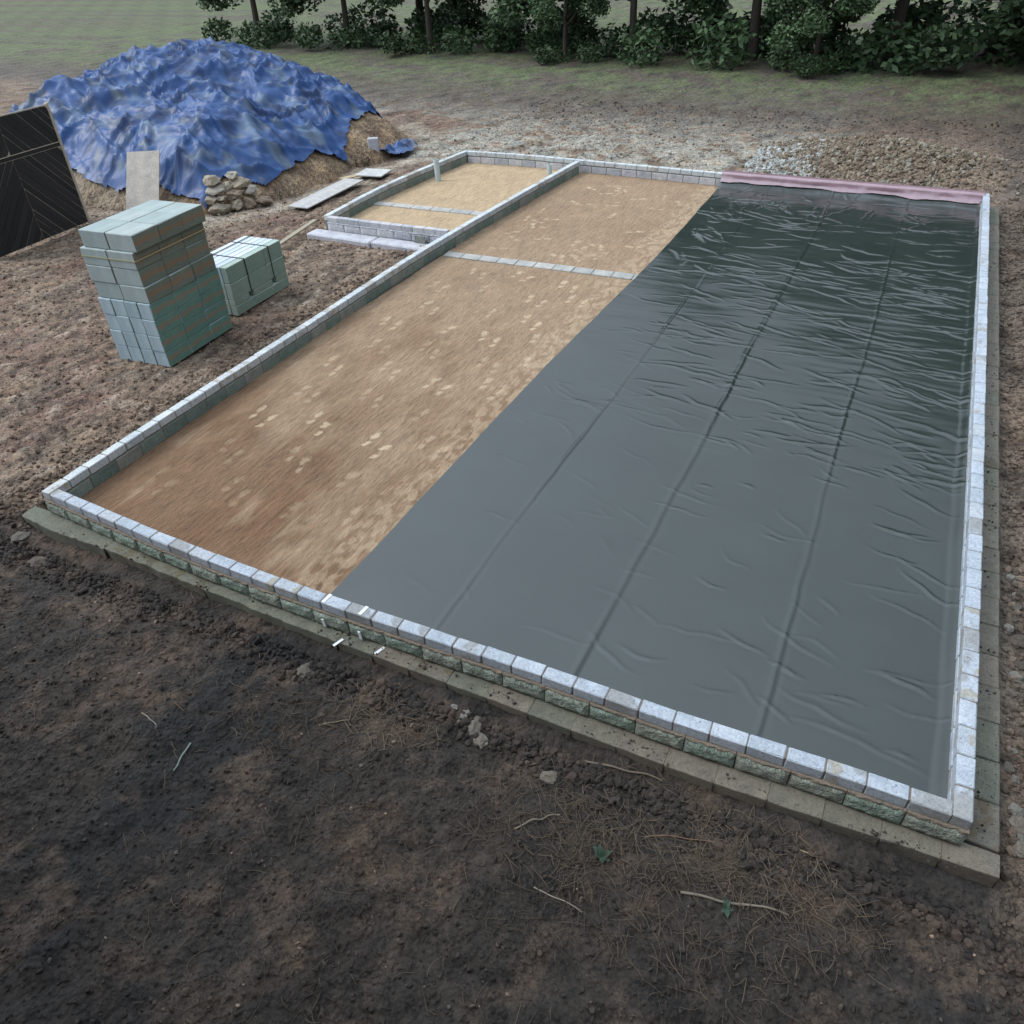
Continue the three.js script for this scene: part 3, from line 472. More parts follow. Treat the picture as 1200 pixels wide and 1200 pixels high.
// ------------------------------------------------------------------ black herringbone gate
{
  const ang = Math.atan2(-(-4.65 + 6.62), -7.17 + 7.36), root = thing('timber_gate', 'black boarded gate with herringbone boards, pale seams and a bare wood post', 'gate', -7.166, 0, -4.61, ang + Math.PI);
  // local x runs along the gate towards the bare post, local z = towards the packs
  const clip = (poly, a, b, c) => { const out = []; for (let i = 0; i < poly.length; i++) { const p = poly[i], q = poly[(i + 1) % poly.length], fp = a * p[0] + b * p[1] - c, fq = a * q[0] + b * q[1] - c; if (fp <= 0) out.push(p); if ((fp < 0 && fq > 0) || (fp > 0 && fq < 0)) { const t = fp / (fp - fq); out.push([p[0] + t * (q[0] - p[0]), p[1] + t * (q[1] - p[1])]); } } return out; };
  const wood = variants(4, (i) => std({ color: rgb(0.011 + 0.004 * i, 0.012 + 0.003 * i, 0.012 + 0.003 * i), roughness: 0.75, bumpMap: T.concreteBump, bumpScale: 0.001 }));
  const bare = std({ color: rgb(0.66, 0.58, 0.46), map: T.concrete, roughness: 0.9 }), k = 1.12, pitch = 0.17;
  const boards = (x0, x1, y0, y1, dir) => {
    for (let c = -3; c < 4; c += pitch) {
      const yA = (x) => c + dir * k * (x - x0); let poly = [[x0, yA(x0)], [x1, yA(x1)], [x1, yA(x1) + pitch - (rnd() < 0.3 ? 0.002 : rr(0.016, 0.026))], [x0, yA(x0) + pitch - (rnd() < 0.3 ? 0.002 : rr(0.016, 0.026))]];
      poly = clip(clip(poly, 0, 1, y1), 0, -1, -y0); if (poly.length < 3) continue;
      const area = Math.abs(poly.reduce((s, p, i) => { const q = poly[(i + 1) % poly.length]; return s + p[0] * q[1] - q[0] * p[1]; }, 0)); if (area < 0.004) continue;
      const m = mesh('board', new THREE.ExtrudeGeometry(new THREE.Shape(poly.map((p) => new THREE.Vector2(...p))), { depth: 0.02, bevelEnabled: false }), pick(wood), root); m.position.z = rr(0, 0.004);
    }
  };
  for (const [y0, y1] of [[0.04, 1.35], [1.43, 2.0]]) { boards(0.0, 0.985, y0, y1, 1); boards(1.0, 2.02, y0, y1, -1); }
  const back = mesh('backing', chamferBox(2.04, 1.99, 0.016, 0.003), bare, root); back.position.set(1.02, 0.03, 0.002);
  mesh('rail', chamferBox(2.0, 0.055, 0.02, 0.004), wood[1], root).position.set(1.02, 1.363, 0.011);
  const lip = mesh('batten', chamferBox(2.0, 0.012, 0.012, 0.002), bare, root); lip.position.set(1.02, 1.42, 0.02);
  mesh('post', chamferBox(0.05, 2.06, 0.06, 0.005, 1, 1), bare, root).position.set(2.045, -0.02, 0.01);
  mesh('post', chamferBox(0.07, 2.06, 0.07, 0.005, 1, 1), bare, root).position.set(-0.05, -0.02, -0.01);
  partNames(root);
}

// ------------------------------------------------------------------ earth heap, tarpaulin, stones, boards
const heapY = (x, z) => { const h = heapRise(x, z), e = clamp(h / 0.3); return h + e * (0.13 * fbm(x * 1.4, z * 1.4, 4) + 0.05 * fbm(x * 5, z * 5, 3)); };
{
  const g = gridSurface(range(-14.2, -4.2, 0.08), range(-16.6, -6.4, 0.08), (x, z) => [x, heapY(x, z) - (inPolygon(heapFoot, x, z) ? 0 : 0.12), z], (x, z) => [x, z], (x, z) => { const n = fbm(x * 2, z * 2, 4), c = blend([0.42, 0.3, 0.185], [0.26, 0.175, 0.11], sstep(-0.15, 0.25, n)); return blend(c, [0.34, 0.27, 0.19], sstep(-6.2, -7.4, x)); }, (x, z) => inPolygon(heapFoot, x, z) || edgeDistance(heapFoot, x, z) < 0.12);
  info(mesh('earth_heap', g, std({ vertexColors: true, map: T.soil, bumpMap: T.soilBump, bumpScale: 0.06, roughness: 1 })), 'brown earth heap showing below the edge of the blue tarpaulin', 'earth heap');
  // tarpaulin draped over it, cut along the edge seen in front
  const edge = [[-9.6, -7.75], [-8.81, -7.81], [-8.45, -7.72], [-7.69, -7.74], [-7.5, -7.8], [-6.69, -7.92], [-6.3, -7.84], [-5.75, -7.9], [-5.5, -7.8], [-5.55, -8.2], [-5.57, -8.5], [-5.4, -8.72], [-5.2, -8.92], [-5.08, -9.02], [-5.04, -9.4], [-5.1, -10.03], [-5.14, -10.44], [-5.11, -10.9], [-5.0, -11.26], [-4.9, -11.6], [-5.1, -11.75], [-5.4, -12.6], [-5.6, -14.2], [-8, -15.4], [-11.8, -15.6], [-13, -11.5], [-11.2, -7.6]];
  const ridge = (n, w) => { const t = Math.max(0, 1 - Math.abs(n) / w); return t * t; };               // a sharp pulled fold along the zero line of a noise
  const crumple = (x, z) => {
    const wx = x + 0.35 * noise(x * 0.9, z * 0.9, 2), wz = z + 0.35 * noise(x * 0.9, z * 0.9, 7);
    return 0.16 * noise(wx * 0.8, wz * 0.8, 1) + 0.13 * ridge(noise(wx * 1.5, wz * 0.75, 4), 0.2) + 0.1 * ridge(noise(wx * 0.8 + 4, wz * 2.2, 8), 0.22) + 0.035 * ridge(noise(wx * 3.4, wz * 1.6, 11), 0.18) + 0.012 * ridge(noise(wx * 7.5, wz * 5, 15), 0.2) + 0.03 * noise(x * 2.6, z * 2.6, 21) - 0.06;
  };
  const tarpShape = (x, z) => { const d = edgeDistance(edge, x, z), lift = 0.05 + 0.13 * sstep(0.05, 0.5, d); return [x + 0.02 * noise(x * 3, z * 3, 8), Math.max(heapY(x, z), 0.02) + lift + crumple(x, z) * (0.35 + 0.65 * sstep(0, 0.4, d)) + 0.03, z + 0.02 * noise(x * 3, z * 3, 9)]; };
  const warp = (x, z) => inPolygon(edge, x + 0.03 * noise(x * 5, z * 5, 3), z + 0.03 * noise(x * 5, z * 5, 6));
  const tarpColour = (x, z) => { const worn = sstep(0.12, 0.34, fbm(x * 1.5 + 4, z * 1.5, 4)) * 0.55, dust = sstep(0.1, 0.36, fbm(x * 3.2, z * 3.2 + 6, 4)); let c = blend([0.012, 0.056, 0.18], [0.007, 0.027, 0.09], sstep(-0.1, 0.3, fbm(x * 2.4, z * 2.4, 3))); c = blend(c, [0.17, 0.23, 0.27], worn * 0.7); return blend(c, [0.15, 0.18, 0.17], dust * 0.5); };
  const tg = gridSurface(range(-13, -4.85, 0.04), range(-15.6, -7.4, 0.04), tarpShape, (x, z) => [x, z], tarpColour, warp);
  const sheen = texture(512, 512, (u, v) => { const a = tileNoise(u * 160, 0, 160, 3), b = tileNoise(0, v * 160, 160, 4); return 0.4 + 0.3 * a + 0.3 * b; }, false, 1 / 0.5, 1 / 0.5);
  const tarp = thing('tarpaulin', 'crumpled blue tarpaulin with worn pale patches draped over the earth heap', 'tarpaulin');
  mesh('cover', tg, new THREE.MeshPhysicalMaterial({ vertexColors: true, roughness: 0.42, specularIntensity: 0.7, bumpMap: sheen, bumpScale: 0.001, side: THREE.DoubleSide }), tarp);
  const bit = gridSurface(range(-4.75, -4.15, 0.03), range(-13.6, -12.3, 0.03), (x, z) => [x, 0.1 + 0.12 * Math.exp(-(((x + 4.5) / 0.2) ** 2)) * (1.2 + noise(x * 6, z * 5)) + 0.05 * (0.4 - Math.abs(noise(x * 8, z * 8))), z], (x, z) => [x, z], tarpColour, (x, z) => Math.hypot((x + 4.45) / 0.28, (z + 12.95) / 0.6) < 1 + 0.3 * noise(x * 5, z * 5));
  info(mesh('tarpaulin_scrap', bit, new THREE.MeshPhysicalMaterial({ vertexColors: true, roughness: 0.3, side: THREE.DoubleSide })), 'small folded scrap of blue tarpaulin on the ground beyond the boards', 'tarpaulin');
  // rough stones stacked at the foot of the heap
  const pile = thing('stone_pile', 'small dry stack of rough buff stones at the foot of the tarpaulin', 'stone pile', -5.22, 0, -7.72, Math.atan2(0.8, 0.46));
  const stoneM = [[0.36, 0.31, 0.24], [0.42, 0.36, 0.27], [0.32, 0.25, 0.18], [0.46, 0.42, 0.35]].map(([r, gg, b]) => std({ color: rgb(r, gg, b), map: T.concrete, roughness: 0.95 }));
  for (const [s, h, w, hh, m] of [[0.18, 0.11, 0.4, 0.2, 0], [0.5, 0.12, 0.24, 0.19, 1], [0.74, 0.12, 0.27, 0.18, 2], [1.02, 0.1, 0.32, 0.13, 2], [0.06, 0.27, 0.2, 0.13, 1], [0.26, 0.27, 0.22, 0.12, 0], [0.5, 0.28, 0.33, 0.17, 2], [0.82, 0.29, 0.28, 0.2, 3], [0.2, 0.41, 0.36, 0.14, 3], [0.68, 0.45, 0.4, 0.18, 1], [0.22, 0.56, 0.3, 0.16, 1], [0.6, 0.6, 0.2, 0.13, 3], [0.44, 0.44, 0.16, 0.12, 0]]) {
    const q = mesh('stone', lump(1, 2, 0.25), stoneM[m], pile); q.scale.set(w / 1.7, hh / 1.55, 0.15); q.position.set(s, h, -0.04 - h * 0.55); q.rotation.set(rr(-0.2, 0.2), rr(-0.4, 0.4), rr(-0.12, 0.12));
  }
  partNames(pile);
  const ply = (r, g2, b) => std({ color: rgb(r, g2, b), map: T.concrete, roughness: 0.85 });
  const up = mesh('plywood_board', chamferBox(0.61, 1.47, 0.022, 0.002, 1, 1, 1), ply(0.5, 0.46, 0.4)); up.position.set(-6.296, 0.05, -6.98); up.rotation.set(-0.857, 0.537, 0, 'YXZ'); info(up, 'tall pale plywood board leaning back against the tarpaulin heap behind the tall stack', 'board');
  const flat = (label, x, z, w, l, turn, m, y = 0.035) => { const b = mesh('plank', chamferBox(w, 0.025, l, 0.003, rr(0, 3), rr(0, 3), 1), m); b.position.set(x, y, z); b.rotation.y = turn; return info(b, label, 'board'); };
  flat('wide grey board lying on the ground between the sand heap and the side bay', -3.98, -9.58, 0.46, 2.0, 0.06, ply(0.56, 0.56, 0.54), 0.07);
  flat('squarish pale sheet of board lying near the far end of the earth heap', -3.98, -11.2, 0.62, 0.55, 0.15, ply(0.62, 0.64, 0.62), 0.06);
  flat('short yellowish offcut between the two pale boards', -4.3, -10.78, 0.16, 0.4, -0.4, ply(0.55, 0.45, 0.28), 0.05);
  flat('narrow weathered plank with a dark edge at the corner of the side bay', -2.93, -7.35, 0.09, 1.3, 0.18, ply(0.4, 0.36, 0.26), 0.1);
  const loose = mesh('concrete_block', chamferBox(0.24, 0.36, 0.14, 0.008, 0, 0, 2), M.ledge); loose.position.set(-4.72, 0.12, -12.35); loose.rotation.y = 0.5; info(loose, 'single grey concrete block standing on end beside the tarpaulin scrap', 'concrete block');
}
// drain pipes
{
  const pm = std({ color: rgb(0.42, 0.49, 0.5), roughness: 0.5 });
  const pipe = (label, x, z, h, r) => { const p = [[r - 0.005, 0], [r, 0.004], [r, h - 0.004], [r - 0.002, h], [r - 0.007, h], [r - 0.007, 0]].map((q) => new THREE.Vector2(...q)), m = mesh('drain_pipe', new THREE.LatheGeometry(p, 24), pm); m.position.set(x, 0.05, z); m.rotation.z = 0.03; return info(m, label, 'pipe'); };
  pipe('upright grey plastic pipe rising from the yellow sand by the outer bay wall', -2.31, -11.09, 0.43, 0.056);
  pipe('short grey pipe stub in the corner where the side bay meets the end wall', -0.36, -12.3, 0.2, 0.05);
}

// ------------------------------------------------------------------ loose stones, clods, rubble
const dummy = new THREE.Object3D();
function scatter(name, label, category, geometries, material, spots, colourOf) {
  // many small pieces: one object per shape would split the stuff, so the shapes are children of one group
  const root = thing(name, label, category); root.userData.kind = 'stuff';
  geometries.forEach((g, gi) => {
    const mine = spots.filter((_, i) => i % geometries.length === gi), m = new THREE.InstancedMesh(g, material, mine.length); m.name = name.replace(/s$/, '') + '_pieces'; m.castShadow = m.receiveShadow = true; m.userData.kind = 'stuff';
    mine.forEach(([x, y, z, s, c], i) => { dummy.position.set(x, y, z); dummy.rotation.set(rr(0, 6.3), rr(0, 6.3), rr(0, 6.3)); dummy.scale.set(s * rr(0.7, 1.3), s * rr(0.55, 1), s * rr(0.7, 1.3)); dummy.updateMatrix(); m.setMatrixAt(i, dummy.matrix); m.setColorAt(i, colourOf(x, z, c)); });
    root.add(m);
  });
  partNames(root); return root;
}
{
  const shapes = variants(5, () => lump(1, 1, 0.3)), grit = std({ color: rgb(1, 1, 1), map: T.concrete, roughness: 1 }), tone = (x, z, c) => { const k = groundColour(x, z), f = 0.5 * (0.9 + 0.8 * c * c); return rgb(k[0] * f * 1.5, k[1] * f * 1.5, k[2] * f * 1.55); };
  const spots = [], put = (x, z, s, c = rnd()) => { if (!inSlab(x, z) || z > 0.3) spots.push([x, groundHeight(x, z) + s * 0.25, z, s, c]); };
  for (let i = 0; i < 15000; i++) { const x = rr(-1.6, 8.4); put(x, 0.3 + 2.7 * rnd(), 0.003 + 0.016 * Math.pow(rnd(), 4), 1.35 * rnd()); }                 // crumbs in front
  for (let i = 0; i < 5200; i++) { const x = rr(-0.4, 7.9); put(x, 0.3 + Math.abs(rr(-1, 1) * rr(0, 1)) * 0.3, 0.006 + 0.03 * Math.pow(rnd(), 3)); }   // along the footing
  for (let i = 0; i < 9000; i++) { const x = -0.1 - Math.abs(rr(-1, 1) * rnd()) * 1.0; put(x, rr(-12, 0.2), 0.008 + 0.03 * Math.pow(rnd(), 3)); }          // ridge by the long wall
  for (let i = 0; i < 9000; i++) put(rr(-8.5, -0.6), rr(-9, 0.2), 0.006 + 0.026 * Math.pow(rnd(), 3));                                                  // raked clay
  for (let i = 0; i < 6500; i++) put(7.9 + 0.55 * rnd(), rr(-13, 1.6), 0.007 + 0.028 * Math.pow(rnd(), 3));                                              // right strip
  for (let i = 0; i < 6000; i++) put(rr(-4, 9), rr(-20, -12.9), 0.008 + 0.035 * Math.pow(rnd(), 4));
  for (let i = 0; i < 1000; i++) { const x = rr(-0.15, 7.8), s = 0.003 + 0.011 * Math.pow(rnd(), 4); if (fbm(x * 2.5, 7, 3) > 0.12 - 0.25 * rnd()) spots.push([x, 0.062 + s * 0.3, rr(0.065, 0.16), s, rnd() * 0.6 + 1.1]); }   // dirt fallen on the footing
  for (let i = 0; i < 500; i++) { const s = 0.003 + 0.01 * Math.pow(rnd(), 4); spots.push([rr(7.67, 7.83), 0.06 + s * 0.3, rr(-12, 0), s, 0.9]); }
  for (let i = 0; i < 420; i++) { const x = rr(-0.6, 7.8), z = 0.3 + 2.5 * rnd(), sz = 0.004 + 0.011 * Math.pow(rnd(), 3); spots.push([x, groundHeight(x, z) + sz * 0.3, z, sz, rr(1.7, 3)]); }   // pale chips in the topsoil
  scatter('clods', 'loose crumbs of soil and small stones strewn over the site', 'loose soil', shapes, grit, spots, tone);
  const rub = []; for (let i = 0; i < 7500; i++) { const x = 5.7 + 1.5 * (rnd() + rnd() + rnd() - 1.5) * 1.3, z = -15.1 + 1.1 * (rnd() + rnd() + rnd() - 1.5) * 1.5, s = 0.012 + 0.05 * Math.pow(rnd(), 3); if (z > -12.95) continue; rub.push([x, groundHeight(x, z) + s * 0.3, z, s, rnd()]); }
  for (let i = 0; i < 1400; i++) { const x = rr(3.2, 4.6), z = rr(-15.6, -12.95), s = 0.01 + 0.035 * Math.pow(rnd(), 2); rub.push([x, groundHeight(x, z) + s * 0.3, z, s, 2 + rnd()]); }
  scatter('rubble', 'heap of buff and grey rubble behind the far right end wall', 'rubble', shapes, grit, rub, (x, z, c) => (c > 2 ? rgb(0.42 + 0.2 * (c - 2), 0.45 + 0.2 * (c - 2), 0.44 + 0.2 * (c - 2)) : c < 0.85 ? rgb(0.15 + 0.16 * c, 0.115 + 0.135 * c, 0.08 + 0.1 * c) : rgb(0.34, 0.32, 0.26)));
  const sm = [[0.2, 0.18, 0.15], [0.27, 0.24, 0.2], [0.36, 0.35, 0.31], [0.16, 0.13, 0.11]].map(([r, g, b]) => std({ color: rgb(r * 0.95, g * 0.95, b * 0.95), map: T.rough, bumpMap: T.rough, bumpScale: 0.004, roughness: 0.95 }));
  const stone = (label, x, z, s, m, group, sx = 1, sy = 0.7, sz = 1) => { const q = mesh('stone', lump(s, 3, 0.28, sx, sy, sz), sm[m]); q.position.set(x, groundHeight(x, z) + s * sy * 0.15, z); q.rotation.y = rr(0, 6); return info(q, label, 'stone', group); };
  stone('largest brown cobble beside the near right corner of the footing', 7.99, -0.2, 0.07, 1);
  stone('angular brown cobble just behind the largest one by the right footing', 7.98, -0.36, 0.062, 1);
  stone('dark rounded stone in the trench farthest along the right footing', 8.0, -1.98, 0.07, 3);
  stone('pale grey angular stone against the right footing near its middle', 7.98, -1.62, 0.055, 2);
  stone('small white stone in the trench between the cobbles and the right wall', 7.97, -0.72, 0.035, 2);
  const ordinal = ['first', 'second', 'third', 'fourth', 'fifth', 'sixth', 'seventh', 'eighth', 'ninth'], tones = ['brownish', 'grey', 'pale', 'dark'];
  ordinal.forEach((w, i) => { for (const k of [0, 1]) { const m = (i + k * 2 + (i % 3)) % 4; stone(tones[m] + (k ? ' small cobble' : ' cobble') + ' in the trench beside the ' + w + ' paver of the right footing', 7.93 + rr(0, 0.15), -0.32 * i - 0.12 - 0.14 * k - rr(0, 0.06), k ? rr(0.022, 0.032) : rr(0.038, 0.052), m); } });
  for (const [i, [x, z, s, m, l]] of [[4.72, 0.37, 0.075, 1, 'flat grey stone tilted against the middle of the front footing'], [4.62, 0.33, 0.05, 2, 'pale chip of stone beside the flat grey stone at the footing'], [4.82, 0.45, 0.055, 1, 'buff broken stone in front of the flat grey stone'], [4.52, 0.3, 0.035, 2, 'small white stone just left of the stones at the front footing'], [3.35, 0.45, 0.06, 0, 'reddish clod below the left white paint mark'], [5.35, 0.5, 0.06, 1, 'pale broken stone in front of the footing right of its middle'], [0.35, 0.42, 0.07, 3, 'brown clod by the left end of the front footing'], [-0.1, 0.25, 0.08, 0, 'dark clod tucked under the left corner of the footing']].entries()) stone(l, x, z, s, m, null, 1.2, 0.6, 1);
}

// ------------------------------------------------------------------ straw, sticks, weeds
{
  const blades = [], col = new THREE.Color();
  const blade = (x, z, len, turn, rise, r, g, b) => {
    const y = groundHeight(x, z) + 0.004, n = 5, pos = [], nor = [], uv = [], c = [], idx = [], wv = rr(-1.2, 1.2), w = rr(0.0009, 0.0022); let px = x, pz = z, py = y, a = turn;
    for (let i = 0; i <= n; i++) { const t = i / n, sx = -Math.sin(a) * w, sz = Math.cos(a) * w; pos.push(px - sx, py, pz - sz, px, py + w * 1.6, pz, px + sx, py, pz + sz); for (let q = 0; q < 3; q++) { uv.push(t, q / 2); c.push(r, g, b); nor.push(0, 1, 0); } a += (wv / n); px += Math.cos(a) * len / n; pz += Math.sin(a) * len / n; py = Math.max(groundHeight(px, pz) + 0.003, y + rise * Math.sin(t * 3.1)); if (i < n) for (let q = 0; q < 2; q++) { const k = i * 3 + q; idx.push(k, k + 3, k + 1, k + 1, k + 3, k + 4); } }
    const gg = new THREE.BufferGeometry(); gg.setAttribute('position', new THREE.Float32BufferAttribute(pos, 3)); gg.setAttribute('uv', new THREE.Float32BufferAttribute(uv, 2)); gg.setAttribute('color', new THREE.Float32BufferAttribute(c, 3)); gg.setIndex(idx); gg.computeVertexNormals(); blades.push(gg);
  };
  const tuft = (cx, cz, rad, n, bright) => { for (let i = 0; i < n; i++) { const a = rr(0, 6.3), d = rad * Math.sqrt(rnd()), k = bright * rr(0.5, 1.2); blade(cx + d * Math.cos(a), cz + 0.6 * d * Math.sin(a), rr(0.04, 0.17), rr(0, 6.3), rr(0, 0.03), 0.105 * k, 0.08 * k, 0.056 * k); } };
  tuft(6.0, 0.55, 0.6, 430, 0.9); tuft(6.7, 0.5, 0.45, 330, 1.1); tuft(5.4, 0.8, 0.5, 330, 0.8); tuft(4.1, 0.55, 0.45, 360, 1.1); tuft(3.6, 0.9, 0.5, 220, 0.6); tuft(6.3, 1.0, 0.7, 420, 0.75); tuft(5.0, 1.2, 0.9, 300, 0.6); tuft(2.2, 0.9, 1.4, 260, 0.9); tuft(7.0, 0.7, 0.4, 160, 0.8); tuft(4.6, 2.0, 1.4, 240, 0.9);
  info(mesh('straw', mergeGeometries(blades), std({ vertexColors: true, roughness: 0.95, side: THREE.DoubleSide })), 'dry straw and dead grass roots scattered over the dark soil before the front footing', 'dry grass', null, 'stuff');
  const bark = (r, g, b) => std({ color: rgb(r, g, b), map: T.concrete, roughness: 0.95 });
  const stick = (label, x0, z0, x1, z1, r, m, lift = 0.01) => { const P = []; for (let i = 0; i <= 5; i++) { const t = i / 5, x = mix(x0, x1, t) + rr(-0.006, 0.006), z = mix(z0, z1, t) + rr(-0.006, 0.006); P.push(new THREE.Vector3(x, groundHeight(x, z) + r + lift * Math.sin(t * 3), z)); } const o = P[0].clone(); P.forEach((p) => p.sub(o)); const q = mesh('stick', tubeAlong(P, r, r * 0.6), m); q.position.copy(o); return info(q, label, 'stick'); };
  stick('long straight grey stick lying at the lower right among the straw', 6.3, 0.86, 6.86, 0.72, 0.008, bark(0.3, 0.26, 0.2));
  stick('thin brown branch along the edge of the front footing', 5.45, 0.3, 6.0, 0.23, 0.008, bark(0.22, 0.18, 0.13), 0.02);
  stick('reddish twig lying in the middle of the straw', 6.02, 0.62, 6.4, 0.5, 0.005, bark(0.26, 0.16, 0.11));
  stick('short pale green stick alone on the dark soil at the left', 3.02, 1.28, 3.1, 1.5, 0.007, bark(0.3, 0.38, 0.32), 0.015);
  stick('thin grey twig lying left of the pale green stick', 2.5, 1.22, 2.72, 1.28, 0.005, bark(0.3, 0.27, 0.22));
  stick('small broken twig just above the straw patch at the left', 3.72, 0.78, 3.9, 0.68, 0.005, bark(0.32, 0.28, 0.2));
  stick('pale bent twig left of the green weed', 5.3, 0.92, 5.5, 0.72, 0.005, bark(0.34, 0.29, 0.22), 0.02);
  stick('bleached straw stalk near the right end of the front footing', 6.75, 0.34, 6.98, 0.33, 0.004, bark(0.5, 0.42, 0.24));
  stick('thin pale twig lying below the green weed at the bottom', 5.55, 1.18, 5.85, 1.2, 0.004, bark(0.33, 0.29, 0.23));
  // little green weed
  const weed = (label, x, z, n, s) => {
    const root = thing('weed', label, 'weed', x, groundHeight(x, z), z); const lm = std({ color: rgb(0.02, 0.048, 0.028), roughness: 0.7, side: THREE.DoubleSide });
    for (let i = 0; i < n; i++) { const L = s * rr(0.6, 1.2), g = gridSurface(range(0, 1, 0.125), range(-1, 1, 0.5), (t, q) => { const w = 0.26 * Math.sin(Math.PI * Math.pow(t, 0.75)); return [L * t, 0.01 + L * (0.45 * t - 0.42 * t * t) + 0.1 * L * Math.abs(q) * w, L * q * w]; }, (t, q) => [t, q]); const m = mesh('leaf', g, lm, root); m.rotation.set(0, (i / n) * 6.28 * 2 + rr(-0.5, 0.5), rr(0, 0.8)); m.scale.setScalar(rr(0.6, 1.1)); }
    partNames(root);
  };
  weed('small green weed with broad leaves in the straw at the lower middle', 5.83, 0.86, 17, 0.07);
  weed('low green weed beside the long straight stick', 6.55, 0.83, 15, 0.055);
}

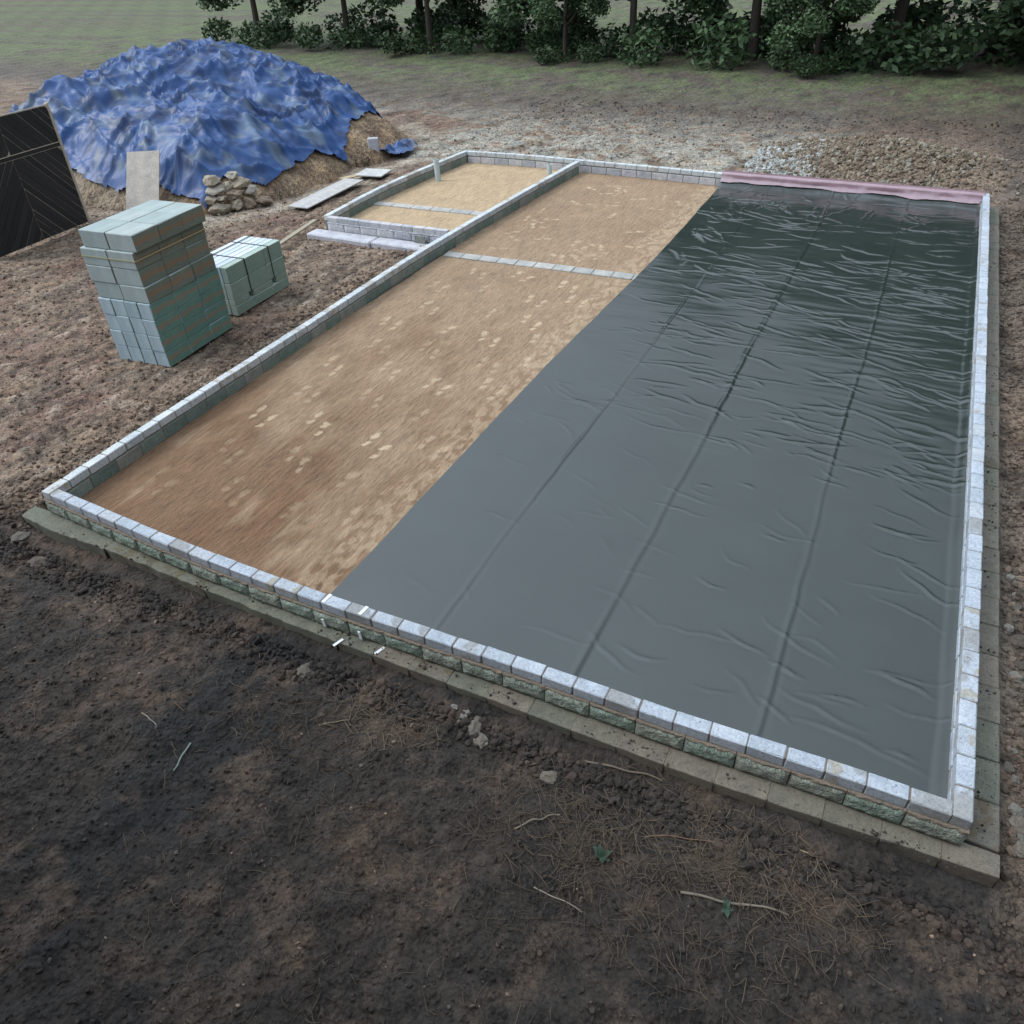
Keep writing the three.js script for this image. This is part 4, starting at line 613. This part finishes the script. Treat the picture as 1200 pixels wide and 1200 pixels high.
// ------------------------------------------------------------------ beyond the frame: trees behind the site, an added house behind the viewer
{
  const leafM = std({ color: rgb(1, 1, 1), vertexColors: true, roughness: 0.7, side: THREE.DoubleSide }), bark = std({ color: rgb(0.09, 0.075, 0.06), map: T.concrete, roughness: 1 });
  const crownGeometry = (R, H, n, base) => {
    const pos = [], col = [], nor = [], clumps = Array.from({ length: 46 }, () => { const a = rr(0, 6.28), t = rnd(), r = R * Math.sqrt(rnd()) * (0.35 + 0.65 * Math.sin(Math.PI * (0.15 + 0.8 * t))); return [r * Math.cos(a), base + t * H, r * Math.sin(a), rr(0.5, 1.15) * R * 0.33, rr(0.7, 1.25)]; });
    const v = new THREE.Vector3(), a = new THREE.Vector3(), b = new THREE.Vector3();
    for (let i = 0; i < n; i++) {
      const c = pick(clumps); v.set(rr(-1, 1), rr(-1, 1), rr(-1, 1)).normalize().multiplyScalar(c[3] * Math.cbrt(rnd())); v.y *= 0.75; v.x += c[0]; v.y += c[1]; v.z += c[2];
      a.set(rr(-1, 1), rr(-0.6, 0.6), rr(-1, 1)).normalize().multiplyScalar(rr(0.1, 0.2)); b.set(rr(-1, 1), rr(-1, 1), rr(-1, 1)).cross(a).normalize().multiplyScalar(rr(0.05, 0.1));
      const q = [[v.x - a.x, v.y - a.y, v.z - a.z], [v.x + b.x, v.y + b.y, v.z + b.z], [v.x + a.x, v.y + a.y, v.z + a.z], [v.x - b.x, v.y - b.y, v.z - b.z]], k = c[4] * rr(0.75, 1.2);
      for (const j of [0, 1, 2, 0, 2, 3]) { pos.push(...q[j]); col.push(0.045 * k, 0.085 * k, 0.032 * k); }
    }
    const g = new THREE.BufferGeometry(); g.setAttribute('position', new THREE.Float32BufferAttribute(pos, 3)); g.setAttribute('color', new THREE.Float32BufferAttribute(col, 3)); g.setAttribute('uv', new THREE.Float32BufferAttribute(new Float32Array((pos.length / 3) * 2), 2)); g.computeVertexNormals(); return g;
  };
  const trunk = (h, r) => { const parts = [tubeAlong([[0, -0.2, 0], [0.1, h * 0.4, 0.05], [-0.05, h * 0.75, 0], [0.1, h, 0]].map((p) => new THREE.Vector3(...p)), r, r * 0.35, 9)]; for (let i = 0; i < 6; i++) { const a = i * 1.1, y = h * rr(0.35, 0.7); parts.push(tubeAlong([[0, y, 0], [Math.cos(a) * h * 0.15, y + h * 0.12, Math.sin(a) * h * 0.15], [Math.cos(a) * h * 0.3, y + h * 0.3, Math.sin(a) * h * 0.3]].map((p) => new THREE.Vector3(...p)), r * 0.4, r * 0.1, 6)); } return mergeGeometries(parts); };
  const tall = thing('broadleaf_tree', 'tallest dark tree behind the far right corner of the site', 'tree', 10.5, 0, -27);
  mesh('trunk', trunk(10, 0.3), bark, tall); mesh('crown', crownGeometry(4.2, 13, 22000, 0.4), leafM, tall);
  const small = thing('broadleaf_tree', 'rounded green tree at the far edge of the site behind the rubble', 'tree', 4.6, 0, -28.5);
  mesh('trunk', trunk(6, 0.22), bark, small); mesh('crown', crownGeometry(3.9, 9.3, 17000, 0.15), leafM, small);
  const copy = (src, x, z, turn, s, label) => { const c = src.clone(); c.name = numbered('broadleaf_tree'); c.position.set(x, 0, z); c.rotation.y = turn; c.scale.setScalar(s); scene.add(c); c.userData.label = label; };
  copy(tall, 15.5, -23, 2, 1.0, 'tall tree standing off to the right of the site'); copy(tall, 20.5, -17, 4, 1.0, 'tall tree farther off to the right, nearest the viewer');
  copy(small, 0.2, -28.5, 3.3, 0.92, 'round tree in the far row behind the end wall'); copy(small, -4, -28, 4.1, 0.74, 'low bushy tree in the far row left of the end wall');
  copy(small, -8.2, -29, 2.2, 0.66, 'bushy tree beyond the blue tarpaulin in the far row'); copy(small, -12.6, -28, 5, 0.62, 'small tree in the far row behind the tarpaulin heap');
  copy(small, -17.5, -29, 1.2, 0.7, 'small tree beyond the gate at the far left'); copy(small, -22.5, -29, 0.6, 0.75, 'farthest left tree of the far row'); copy(small, 7.6, -31, 0.4, 1.15, 'leafy tree filling the gap before the tallest tree');
  copy(small, -1.8, -30.5, 0.9, 0.98, 'taller tree set back between two low bushes of the far row'); copy(small, -6.2, -26.8, 5.2, 0.4, 'smallest bush standing forward of the far row'); copy(small, -10.3, -31, 3.8, 0.85, 'tree set back behind the tarpaulin heap'); copy(small, -15.2, -31.5, 2.4, 0.95, 'tree set back at the left of the far row'); copy(small, 2.6, -26.2, 1.7, 0.45, 'small bush standing forward beside the rounded tree');
  copy(small, 13, -30, 2.9, 1.2, 'leafy tree just right of the tallest tree');
  // unseen house added behind the camera to shade the near ground: brick, tiled roof
  const house = thing('unseen_brick_house', 'unseen brick house with a tiled roof, added behind the viewpoint to shade the near ground', 'house', 4.5, 0, 8.0), brickM = std({ color: rgb(0.34, 0.2, 0.16), map: T.concrete, roughness: 0.95 }), glass = std({ color: rgb(0.03, 0.035, 0.04), roughness: 0.08 }), white = std({ color: rgb(0.75, 0.75, 0.73), roughness: 0.6 });
  mesh('wall', chamferBox(17, 5.4, 7.4, 0.01), brickM, house);
  const roofShape = new THREE.Shape([[-4.2, 5.4], [4.2, 5.4], [0, 8.2]].map((p) => new THREE.Vector2(...p))), roof = mesh('roof', new THREE.ExtrudeGeometry(roofShape, { depth: 17.6, bevelEnabled: false }), std({ color: rgb(0.2, 0.11, 0.08), roughness: 0.95 }), house); roof.rotation.y = Math.PI / 2; roof.position.x = -8.8;
  for (const [x, y] of [[-5, 3], [-1.6, 3], [5, 3], [-5, 0.9], [-1.6, 0.9], [5, 0.9]]) { const f = mesh('window', chamferBox(1.5, 1.2, 0.08, 0.01), white, house); f.position.set(x, y, -3.72); for (const s of [-0.36, 0.36]) mesh('pane', chamferBox(0.62, 1.04, 0.02, 0.004), glass, f).position.set(s, 0.08, -0.036); }
  partNames(house);
}

renderer.render(scene, camera);
